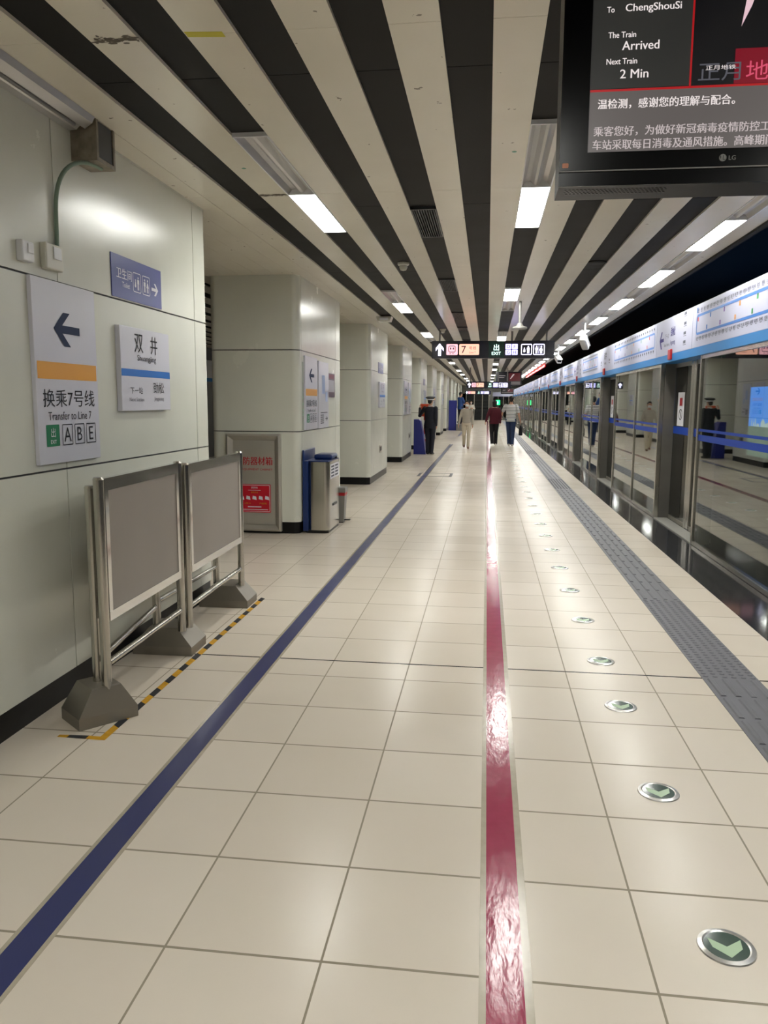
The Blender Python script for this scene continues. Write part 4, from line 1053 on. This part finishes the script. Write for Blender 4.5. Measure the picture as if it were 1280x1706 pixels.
far_screen(0.36, 1.48, 35.5, 2.24, 2.86, 'black screen with dark red picture hanging behind the direction sign')
far_screen(0.92, 1.78, 55.0, 2.1, 2.48, 'small black screen far away above the striped shirt man')

E_white = em('sign_lit_white', (226, 222, 255), 3.6); E_peach = em('sign_lit_peach', (255, 186, 160), 1.5); E_pink = em('sign_lit_pink', (255, 186, 196), 1.5)
M_signbox = mat('dark_navy_sign_box', (20, 18, 42), 0.25); M_signprint = mat('plum_sign_print', (74, 30, 84), 0.5)
def direction_sign(y, x0, x1, z0, z1, lab, full=True):
    t = thing('direction_sign', lab, 'hanging sign', ((x0+x1)/2, y, (z0+z1)/2), 'lit direction signs hanging across the platform')
    m = MB(); m.box(x0, x1, y, y+0.14, z0, z1, 0.006); obj('box', m, M_signbox, t)
    m = MB()
    for x in (x0+0.15, x1-0.15, (x0+x1)/2+0.38):
        m = MB(); m.tube([(x, y+0.07, z1-0.01), (x, y+0.07, ZC)], 0.02, 10); obj('hanger', m, M_grey, t)
    W_, H = x1-x0, z1-z0
    for face in (0, 1):
        F = Face(((x0+x1)/2, y, z0+H/2), (1, 0, 0)) if face == 0 else Face(((x0+x1)/2, y+0.14, z0+H/2), (-1, 0, 0))
        k = H/0.34; s = W_/2.41
        X = lambda q: (q-1.205)*s
        m = MB(); F.arrow(m, X(0.155), 0, 0.24*k, 0.155*k, -PI/2, t=0.36); obj('arrow', m, E_white, t)
        m = MB(); F.rrect(m, X(0.29), X(0.515), -0.105*k, 0.105*k, 0.018*k); a = obj('train_tile', m, E_pink, t)
        m = MB(); F.ring(m, X(0.33), X(0.475), -0.055*k, 0.075*k, 0.035*k, 0.012*k, 0.004)
        for q in (0.375, 0.43): F.rrect(m, X(q)-0.012*k, X(q)+0.012*k, -0.0*k, 0.04*k, 0.008*k, 0.004); F.rect(m, X(q)-0.02*k, X(q)+0.005*k, -0.085*k, -0.072*k, 0.004)
        obj('train_icon', m, M_signprint, a)
        m = MB(); F.rrect(m, X(0.545), X(0.94), -0.105*k, 0.105*k, 0.02*k); a = obj('line_tile', m, E_peach, t)
        m = MB(); F.text(m, '7', X(0.635), 0.0, 0.14*k, d=0.004); F.text(m, '号线', X(0.81), 0.03*k, 0.065*k, d=0.004); F.text(m, 'Line 7', X(0.81), -0.055*k, 0.035*k, d=0.004); obj('lettering', m, M_signprint, a)
        m = MB(); F.rect(m, X(1.13), X(1.43), -0.155*k, 0.16*k, 0.002); a = obj('exit_panel', m, mat('dark_green_panel', (6, 62, 50), 0.3), t)
        m = MB(); F.text(m, '出', X(1.28), 0.04*k, 0.12*k, d=0.004, bold=True); F.text(m, 'EXIT', X(1.28), -0.075*k, 0.06*k, d=0.004, bold=True); obj('exit_lettering', m, em('sign_lit_mint', (220, 255, 245), 2.2), a)
        m = MB(); pr_ = MB()
        for i, c in enumerate('DFGH'):
            cx, cy = X(1.515+0.125*(i % 2)), (0.055 if i < 2 else -0.055)*k
            F.rrect(m, cx-0.056*k, cx+0.056*k, cy-0.05*k, cy+0.05*k, 0.01*k); F.text(pr_, c, cx, cy, 0.065*k, d=0.004)
        a = obj('exit_tiles', m, em('sign_lit_lilac', (186, 180, 255), 2.6), t); obj('lettering', pr_, M_signbox, a)
        m = MB(); lift_icon(F, m, X(1.87), 0, 0.21*k, 0.21*k, 0.014*k); obj('lift_icon', m, E_white, t)
        m = MB(); toilet_icon(F, m, X(2.11), 0, 0.21*k, 0.22*k, 0.014*k); obj('toilet_icon', m, E_white, t)
    return t
direction_sign(16.2, -1.125, 1.295, 2.40, 2.745, 'dark navy lit direction sign with up arrow, nearest of three')
direction_sign(33.0, -0.85, 0.95, 2.09, 2.37, 'dark navy lit direction sign partly behind the far screen')
direction_sign(55.0, -1.5, 0.25, 2.06, 2.31, 'small bright direction sign before the dark shutter')

# advertising light box on the tunnel wall, seen through the glass
t = thing('advertising_light_box', 'bright blue lit picture of a skyline seen through the nearest glass panel', 'light box', (5.6, 15.6, 1.1))
m = MB(); m.box(5.6, 5.75, 12.9, 18.1, 0.4, 1.93, 0.01); obj('box', m, M_dgrey, t)
F = Face((5.6, 15.5, 1.16), (0, -1, 0))
m = MB(); F.rect(m, -2.5, 2.5, -0.1, 0.72, 0.002); obj('blue_sky', m, em('light_box_azure', (30, 140, 255), 2.2), t)
m = MB(); F.rect(m, -2.5, 2.5, -0.72, -0.1, 0.002); obj('green_water', m, em('light_box_green_grey', (96, 122, 112), 1.8), t)
m = MB()
for x, w, h in ((-2.3, 0.03, 0.16), (-2.15, 0.05, 0.1), (-2.05, 0.03, 0.2), (-1.9, 0.1, 0.07), (-1.6, 0.14, 0.17), (-1.3, 0.25, 0.1), (-0.9, 0.1, 0.3), (-0.5, 0.3, 0.16), (0.2, 0.2, 0.25), (0.9, 0.3, 0.18), (1.6, 0.2, 0.3)):
    F.poly(m, [(x-w, -0.1), (x+w, -0.1), (x+w*0.8, -0.1+h*0.6), (x, -0.1+h), (x-w*0.8, -0.1+h*0.6)], 0.004)
obj('pale_towers', m, em('light_box_white', (210, 226, 230), 1.6), t)

# ================================================================== FAR END
t = thing('roller_shutter', 'dark slatted shutter closing off the far end of the platform', 'shutter', (-0.85, 69.5, 0))
m = MB()
m.box(-1.8, 0.2, 69.55, 69.6, 0, 2.45)
sl = obj('backing', m, M_void, t)
m = MB()
for k in range(24): m.box(-1.8, 0.2, 69.5, 69.55, 0.04+k*0.1, 0.075+k*0.1)
obj('slats', m, M_dgrey, t)
m = MB()
for x in (-1.8, -1.1, -0.4, 0.16): m.box(x-0.025, x+0.025, 69.47, 69.5, 0, 2.45)
obj('guide_rail', m, M_steel2, t)
t = thing('end_screen_door', 'dark glazed doors under a pale header closing the far platform end', 'screen door', (1.2, 69.9, 0))
m = MB(); m.box(0.48, 2.2, 69.7, 69.8, 2.04, 2.4); obj('header', m, M_fascia, t)
m = MB()
for x in (0.5, 0.95, 1.4, 1.85, 2.18): m.box(x-0.03, x+0.03, 69.7, 69.78, 0, 2.04)
obj('frame', m, M_bronze, t)
m = MB(); m.box(0.48, 2.2, 69.73, 69.75, 0, 2.04); obj('pane', m, M_dglass, t)
t = thing('exit_sign', 'small lit green running figure sign at the far end', 'exit sign', (0.9, 69.6, 1.55))
m = MB(); m.box(0.72, 1.12, 69.58, 69.66, 1.3, 1.75); obj('box', m, M_green, t)
F = Face((0.92, 69.58, 1.52), (1, 0, 0)); m = MB(); F.rect(m, -0.19, 0.19, -0.2, 0.2, 0.002); a = obj('lit_face', m, em('exit_lit_green', (20, 230, 120), 3.0), t)
m = MB(); person_icon(F, m, 0, 0, 0.32); obj('figure_icon', m, em('exit_lit_white', (230, 255, 240), 3.0), a)

# ================================================================== PEOPLE
def remesh(name, mb, m, parent, voxel, smooth=2):
    """weld overlapping closed shells into one continuous surface"""
    bm = mb.bm; bmesh.ops.recalc_face_normals(bm, faces=bm.faces[:])
    me = bpy.data.meshes.new('t'); bm.to_mesh(me); bm.free()
    o = bpy.data.objects.new('t', me); COL.objects.link(o)
    md = o.modifiers.new('r', 'REMESH'); md.mode = 'VOXEL'; md.voxel_size = voxel
    if smooth:
        sm = o.modifiers.new('s', 'SMOOTH'); sm.factor = 0.5; sm.iterations = smooth
    dg = bpy.context.evaluated_depsgraph_get()
    me2 = bpy.data.meshes.new_from_object(o.evaluated_get(dg))
    bpy.data.objects.remove(o); bpy.data.meshes.remove(me)
    me2.name = name; me2.materials.clear(); me2.materials.append(m)
    for p in me2.polygons: p.use_smooth = True
    o = bpy.data.objects.new(name, me2); COL.objects.link(o)
    if parent is not None: o.parent = parent
    o['_L'] = (0, 0, 0)
    return o
def limb(mb, pts, rad, n=12):
    pts = [Vector(p) for p in pts]
    mb.tube(pts, rad, n)
    for p, r in zip(pts, rad): mb.ell(p, (r, r, r), 12, 8)
def trunk(mb, rings, n=20):
    """rings: (z, cy, rx, ry[, cx])"""
    mb.loft([[Vector(((r[4] if len(r) > 4 else 0)+r[2]*math.cos(2*PI*k/n), r[1]+r[3]*math.sin(2*PI*k/n), r[0])) for k in range(n)] for r in rings])
def hand(mb, w, d, palm, side, s=1.0, curl=0.5):
    """palm and five fingers; w wrist, d along the hand, palm = direction the palm faces, thumb towards side"""
    d = Vector(d).normalized(); palm = Vector(palm); palm = (palm-d*palm.dot(d)).normalized(); sd = Vector(side); sd = (sd-d*sd.dot(d)-palm*sd.dot(palm)).normalized()
    w = Vector(w)
    for q in (-0.026, -0.009, 0.009, 0.026):
        limb(mb, [w+sd*q*0.7*s, w+d*0.085*s+sd*q*s], [0.014*s, 0.0125*s], 8)
    L = (0.068, 0.076, 0.082, 0.072)
    for i, q in enumerate((-0.03, -0.010, 0.010, 0.030)):
        b = w+d*0.085*s+sd*q*s; l = L[i]*s
        d1 = (d+palm*curl*0.7).normalized(); d2 = (d+palm*curl*1.9).normalized()
        limb(mb, [b, b+d1*l*0.5, b+d1*l*0.5+d2*l*0.5], [0.0098*s, 0.009*s, 0.0078*s], 8)
    tb = w+d*0.03*s+sd*0.03*s
    limb(mb, [w+d*0.015*s+sd*0.015*s, tb+sd*0.014*s+palm*0.01*s, tb+d*0.032*s+sd*0.026*s+palm*0.02*s, tb+d*0.055*s+sd*0.022*s+palm*0.028*s], [0.014*s, 0.012*s, 0.0105*s, 0.0085*s], 8)

def person(label, loc, rotz, H, P, top, top_mat, leg_mat, shoe_mat, hair='short', cap=False, mask=False, collar=None, sleeves='long', group=None, bulk=1.0):
    """front is -Y, left is +X; joints in metres for 1.75 m, scaled by H/1.75"""
    s = H/1.75
    t = thing('person', label, 'person', loc); t.rotation_euler.z = rotz; t['_L'] = (0, 0, 0)
    if group: t['group'] = group
    def V(p): return Vector(p)*s
    J = {'hipL': (0.09, 0, 0.92), 'kneeL': (0.095, -0.01, 0.50), 'ankL': (0.095, 0.02, 0.085), 'hipR': (-0.09, 0, 0.92), 'kneeR': (-0.095, -0.01, 0.50), 'ankR': (-0.095, 0.02, 0.085),
         'shL': (0.185, 0.01, 1.42), 'elL': (0.235, 0.03, 1.13), 'wrL': (0.24, -0.04, 0.88), 'shR': (-0.185, 0.01, 1.42), 'elR': (-0.235, 0.03, 1.13), 'wrR': (-0.24, -0.04, 0.88),
         'head': (0, -0.015, 1.64), 'hdL': None, 'hdR': None}
    J.update(P)
    K = {k: V(v) for k, v in J.items() if v is not None}
    b = bulk
    m = MB()   # ---- the body, one surface
    trunk(m, [(z*s, y*s, rx*s*b, ry*s*b) for z, y, rx, ry in ((0.86, 0.0, 0.14, 0.10), (0.95, 0.0, 0.155, 0.105), (1.08, 0.0, 0.135, 0.095), (1.25, -0.005, 0.155, 0.11), (1.38, 0.0, 0.165, 0.10), (1.45, 0.01, 0.12, 0.075), (1.49, 0.01, 0.06, 0.055))])
    hd = K['head']
    limb(m, [V((0, 0.015, 1.42)), hd+V((0, 0.012, -0.08))], [0.062*s, 0.053*s])
    m.ell(hd+V((0, 0.012, 0.028)), (0.077*s, 0.094*s, 0.095*s), 20, 14)
    m.ell(hd+V((0, -0.03, -0.045)), (0.058*s, 0.06*s, 0.07*s), 16, 10)
    m.ell(hd+V((0, -0.075, -0.092)), (0.026*s, 0.02*s, 0.022*s), 10, 8)
    limb(m, [hd+V((0, -0.083, 0.01)), hd+V((0, -0.102, -0.028))], [0.010*s, 0.015*s], 8)
    for q in (1, -1): m.ell(hd+V((q*0.079, 0.012, -0.01)), (0.012*s, 0.022*s, 0.034*s), 10, 8)
    for q in 'LR':
        limb(m, [K['hip'+q], K['knee'+q], K['ank'+q]], [0.083*s*b, 0.055*s*b, 0.038*s])
        a = K['ank'+q]; limb(m, [a+V((0, 0.02, -0.035)), a+V((0, -0.13, -0.055))], [0.035*s, 0.03*s])
        limb(m, [K['sh'+q], K['el'+q], K['wr'+q]], [0.05*s*b, 0.04*s, 0.028*s])
        d = K['wr'+q]-K['el'+q] if J['hd'+q] is None else Vector(J['hd'+q])
        sx = 1 if q == 'L' else -1
        hand(m, K['wr'+q], d, (-sx, -0.25, 0), (-sx*0.15, -1, 0), s, 0.5)
    remesh('body', m, M_skin, t, 0.0075, 2)
    m = MB()
    for q in (1, -1): m.ell(hd+V((q*0.03, -0.081, 0.012)), (0.012*s, 0.008*s, 0.008*s), 8, 6)
    obj('eyes', m, M_eye, t, smooth=True)
    m = MB(); m.ell(hd+V((0, -0.089, -0.062)), (0.022*s, 0.007*s, 0.007*s), 10, 6); obj('mouth', m, M_lip, t, smooth=True)
    # ---- upper garment
    zt = {'jacket': 0.80, 'shirt': 0.86, 'blouse': 0.84, 'cropped': 0.93}[top]
    m = MB(); g = 0.020*s
    flare = 0.172 if top == 'jacket' else 0.165
    trunk(m, [(z*s, y*s, rx*s*b+g*0.5, ry*s*b+g*0.5) for z, y, rx, ry in ((zt, 0.005, flare, 0.125), (zt+0.02, 0.005, flare, 0.127), (1.08, 0.0, 0.15, 0.112), (1.25, -0.005, 0.165, 0.12), (1.36, 0.0, 0.178, 0.112), (1.43, 0.008, 0.155, 0.092), (1.472, 0.012, 0.085, 0.072))])
    for q in 'LR':
        S, E_, W_ = K['sh'+q], K['el'+q], K['wr'+q]
        if sleeves == 'long': limb(m, [S, E_, E_.lerp(W_, 0.96)], [0.064*s*b, 0.055*s*b, 0.043*s])
        else: limb(m, [S, S.lerp(E_, 0.78)], [0.066*s*b, 0.062*s*b])
    cl = remesh('jacket' if top in ('jacket', 'cropped') else 'shirt', m, top_mat, t, 0.011, 3)
    if collar is not None:
        m = MB(); m.lathe(V((0, 0.014, 0)), [(0.068*s, 1.455*s), (0.064*s, 1.50*s), (0.058*s, 1.50*s), (0.06*s, 1.455*s)], 18); obj('collar', m, collar, cl, smooth=True)
    # ---- trousers
    m = MB()
    trunk(m, [(z*s, y*s, rx*s*b+0.012*s, ry*s*b+0.012*s) for z, y, rx, ry in ((0.85, 0.005, 0.15, 0.112), (0.95, 0.0, 0.158, 0.112), (1.03, 0.0, 0.142, 0.102))])
    for q in 'LR':
        A = K['ank'+q]
        limb(m, [K['hip'+q], K['hip'+q].lerp(K['knee'+q], 0.5), K['knee'+q], A+V((0, 0.005, -0.01))], [0.1*s*b, 0.088*s*b, 0.072*s*b, 0.06*s*b])
    remesh('trousers', m, leg_mat, t, 0.011, 3)
    # ---- shoes
    for q in 'LR':
        a = K['ank'+q]; m = MB()
        f = Vector((0, -1, 0))
        limb(m, [a+V((0, 0.03, -0.035)), a+V((0, -0.06, -0.043)), a+V((0, -0.15, -0.055))], [0.043*s, 0.043*s, 0.033*s])
        z0 = a.z-0.085*s
        remesh('shoe', m, shoe_mat, t, 0.009, 1)
    # ---- hair
    m = MB()
    if hair == 'long':
        m.ell(hd+V((0, 0.03, 0.03)), (0.093*s, 0.098*s, 0.105*s), 20, 14); m.ell(hd+V((0, 0.055, -0.06)), (0.088*s, 0.06*s, 0.12*s), 16, 12)
    else:
        m.ell(hd+V((0, 0.022, 0.045)), (0.086*s, 0.096*s, 0.09*s), 20, 14); m.ell(hd+V((0, 0.06, -0.02)), (0.07*s, 0.05*s, 0.065*s), 16, 10)
        m.ell(hd+V((0, -0.03, 0.105)), (0.07*s, 0.06*s, 0.03*s), 14, 8)
    remesh('hair', m, M_hair, t, 0.009, 1)
    if cap:
        c = hd+V((0, 0.012, -0.03))
        m = MB(); m.loft([[c+Vector((r*1.0*math.cos(2*PI*k/28), r*1.12*math.sin(2*PI*k/28), z+(-0.018*math.sin(2*PI*k/28) if i in (2, 3) else 0)))*1.0 for k in range(28)] for i, (r, z) in enumerate(((0.098, 0.06), (0.1, 0.1), (0.142, 0.128), (0.138, 0.145), (0.09, 0.165), (0.01, 0.17)))])
        cp = obj('cap', m, mat('black_cap_cloth', (16, 17, 22), 0.7), t, smooth=True)
        m = MB(); m.loft([[c+Vector((r*math.cos(2*PI*k/28), r*1.12*math.sin(2*PI*k/28), z)) for k in range(28)] for r, z in ((0.1, 0.058), (0.102, 0.088), (0.099, 0.09))]); obj('band', m, M_white, cp, smooth=True)
        m = MB(); m.prism([c+V((0.09*math.cos(a), -0.085-0.09*abs(math.sin(a)), 0.062-0.02*abs(math.sin(a)))) for a in [PI+PI*k/10 for k in range(11)]], (0, 0, 0.006)); obj('peak', m, M_black, cp)
    if mask:
        m = MB(); m.ell(hd+V((0, -0.06, -0.05)), (0.062*s, 0.056*s, 0.058*s), 16, 12); remesh('face_mask', m, M_white, t, 0.009, 1)
    return t
C_suit = mat('dark_navy_uniform', (17, 20, 34), 0.7); C_beige = mat('grey_beige_cloth', (168, 160, 146), 0.8); C_beige2 = mat('cream_trouser_cloth', (196, 184, 162), 0.8)
C_maroon = mat('maroon_knit', (84, 20, 36), 0.85); C_blk = mat('black_cloth', (18, 18, 22), 0.8); C_jean = mat('blue_denim', (34, 52, 88), 0.8); C_stripe = stripe_material('white_shirt_with_dark_stripes', (236, 236, 234), (44, 48, 60), 0.05, 0.34)
C_blue = mat('blue_guard_jacket', (28, 66, 128), 0.6); C_shoe = mat('black_shoe_leather', (16, 15, 15), 0.35); C_white = mat('white_trainer', (214, 208, 200), 0.6); C_tan = mat('tan_shoe', (120, 84, 66), 0.6); C_wht = mat('white_cloth', (212, 208, 196), 0.8)
person('uniformed officer in dark navy with white-banded cap, seen from behind', (-1.64, 23.3, 0), PI-0.35, 1.66,
       {'elL': (0.40, -0.10, 1.19), 'wrL': (0.43, -0.17, 1.42), 'hdL': (0.05, -0.25, 1.0), 'ankL': (0.06, 0.02, 0.085), 'ankR': (-0.07, 0.03, 0.085), 'kneeL': (0.075, -0.01, 0.5), 'kneeR': (-0.08, -0.01, 0.5), 'elR': (-0.215, 0.05, 1.13), 'wrR': (-0.19, -0.03, 0.9)},
       'jacket', C_suit, C_suit, C_shoe, cap=True, collar=M_white, bulk=1.08)
person('person in grey beige jacket, cream trousers and white mask walking towards viewer', (-0.66, 26.6, 0), 0.06, 1.57,
       {'ankL': (0.06, -0.20, 0.085), 'kneeL': (0.08, -0.14, 0.5), 'ankR': (-0.08, 0.16, 0.12), 'kneeR': (-0.085, -0.02, 0.5), 'shL': (0.155, 0.01, 1.41), 'shR': (-0.155, 0.01, 1.41), 'elL': (0.215, 0.08, 1.14), 'wrL': (0.225, 0.0, 0.88), 'elR': (-0.24, -0.02, 1.14), 'wrR': (-0.29, -0.10, 0.9)},
       'cropped', C_beige, C_beige2, C_tan, mask=True, collar=mat('dull_red_scarf', (138, 84, 84), 0.8), bulk=0.97)
person('person in maroon jumper and black trousers walking away', (0.27, 28.7, 0), PI+0.1, 1.60,
       {'ankL': (0.08, 0.16, 0.12), 'kneeL': (0.085, -0.04, 0.5), 'ankR': (-0.09, -0.17, 0.085), 'kneeR': (-0.09, -0.13, 0.5), 'shL': (0.155, 0.01, 1.41), 'shR': (-0.155, 0.01, 1.41), 'elL': (0.26, 0.06, 1.16), 'wrL': (0.32, 0.0, 0.94), 'elR': (-0.225, 0.02, 1.14), 'wrR': (-0.24, -0.03, 0.88)},
       'blouse', C_maroon, C_blk, C_white, hair='long', bulk=1.14)
person('man in white striped shirt and blue jeans walking away', (0.85, 28.5, 0), PI-0.05, 1.74,
       {'ankL': (0.05, -0.12, 0.085), 'kneeL': (0.07, -0.1, 0.5), 'ankR': (-0.07, 0.13, 0.085), 'kneeR': (-0.08, 0.0, 0.5), 'elL': (0.30, -0.08, 1.2), 'wrL': (0.33, -0.22, 1.06), 'elR': (-0.27, 0.06, 1.15), 'wrR': (-0.33, 0.06, 0.90)},
       'shirt', C_stripe, C_jean, C_white, sleeves='short', bulk=1.05)
t = thing('shoulder_bag', 'long black bag hanging from the right hand of the striped shirt man', 'bag', (1.18, 28.42, 0.55))
m = MB(); m.loft([[Vector((1.2+w*math.cos(2*PI*k/14), 28.42+d*math.sin(2*PI*k/14), z)) for k in range(14)] for w, d, z in ((0.06, 0.13, 0.38), (0.072, 0.16, 0.42), (0.066, 0.15, 0.62), (0.03, 0.1, 0.72))]); obj('body', m, C_blk, t, smooth=True)
m = MB(); m.tube([(1.2, 28.36, 0.70), (1.19, 28.4, 0.80), (1.19, 28.44, 0.80), (1.2, 28.48, 0.70)], 0.01, 8); obj('handle', m, C_blk, t, smooth=True)
person('guard in blue jacket standing on a platform stand far along the columns', (-1.42, 43.42, 0.36), PI/2+0.6, 1.70,
       {'elL': (0.26, -0.1, 1.15), 'wrL': (0.2, -0.3, 1.1), 'elR': (-0.26, -0.1, 1.15), 'wrR': (-0.2, -0.3, 1.1)}, 'jacket', C_blue, C_suit, C_shoe, bulk=1.15)
person('person in white top looking down near the far shutter', (-1.1, 56, 0), 0.2, 1.62,
       {'elL': (0.26, -0.05, 1.16), 'wrL': (0.1, -0.26, 1.2), 'elR': (-0.26, -0.05, 1.16), 'wrR': (-0.1, -0.26, 1.2)}, 'shirt', C_wht, C_blk, C_shoe, mask=True)
# guard's stand
t = thing('guard_stand', 'tall royal blue guard stand with white rail beside the far columns', 'guard stand', (-1.75, 43.4, 0))
m = MB(); m.box(-2.05, -1.62, 43.3, 43.8, 0, 1.62, 0.01); obj('blue_screen', m, M_boxblue, t)
m = MB(); m.box(-1.62, -1.2, 43.0, 43.8, 0, 0.36, 0.01); obj('step', m, M_grey, t)
m = MB()
for x in (-1.6, -1.22): m.tube([(x, 43.02, 0.36), (x, 43.02, 1.2), (x, 43.4, 1.2)], 0.02, 8)
obj('rail', m, M_white, t)
# blue box with sloping front by the fourth column, and the sign stand beside the officer
t = thing('litter_bin', 'deep royal blue cabinet with sloping front beside the officer', 'bin', (-1.97, 23.5, 0))
m = MB(); m.prism([(-2.12, 23.3, 0), (-1.76, 23.3, 0), (-1.86, 23.3, 0.62), (-1.93, 23.3, 0.98), (-1.98, 23.3, 1.02), (-2.12, 23.3, 1.02)], (0, 0.5, 0)); obj('body', m, M_boxblue, t)
m = MB(); m.prism([(-1.89, 23.4, 0.74), (-1.905, 23.4, 0.85), (-1.92, 23.4, 0.85), (-1.905, 23.4, 0.74)], (0, 0.3, 0)); obj('slot', m, M_black, t)
m = MB(); m.box(-2.11, -1.78, 23.31, 23.79, 0, 0.03); obj('plinth', m, M_black, t)
t = thing('sign_stand', 'red and white pole stand with orange head in front of the officer', 'sign stand', (-1.85, 23.95, 0))
m = MB(); m.lathe((-1.85, 23.95, 0), [(0.12, 0), (0.12, 0.03), (0.05, 0.07), (0.03, 0.08)], 20); obj('base', m, M_white, t, smooth=True)
m = MB(); m.tube([(-1.85, 23.95, 0.07), (-1.85, 23.95, 1.12)], 0.028, 14); obj('pole', m, stripe_material('red_white_pole', (206, 60, 44), (224, 216, 206), 0.42, 0.35), t, smooth=True)
m = MB(); m.box(-1.99, -1.7, 23.93, 23.97, 1.1, 1.47, 0.02); obj('head', m, mat('orange_red_panel', (214, 74, 30), 0.4), t)
F = Face((-1.845, 23.93, 1.28), (1, 0, 0)); m = MB(); F.rect(m, -0.12, 0.02, -0.1, 0.02, 0.002); obj('yellow_patch', m, M_orange, t)
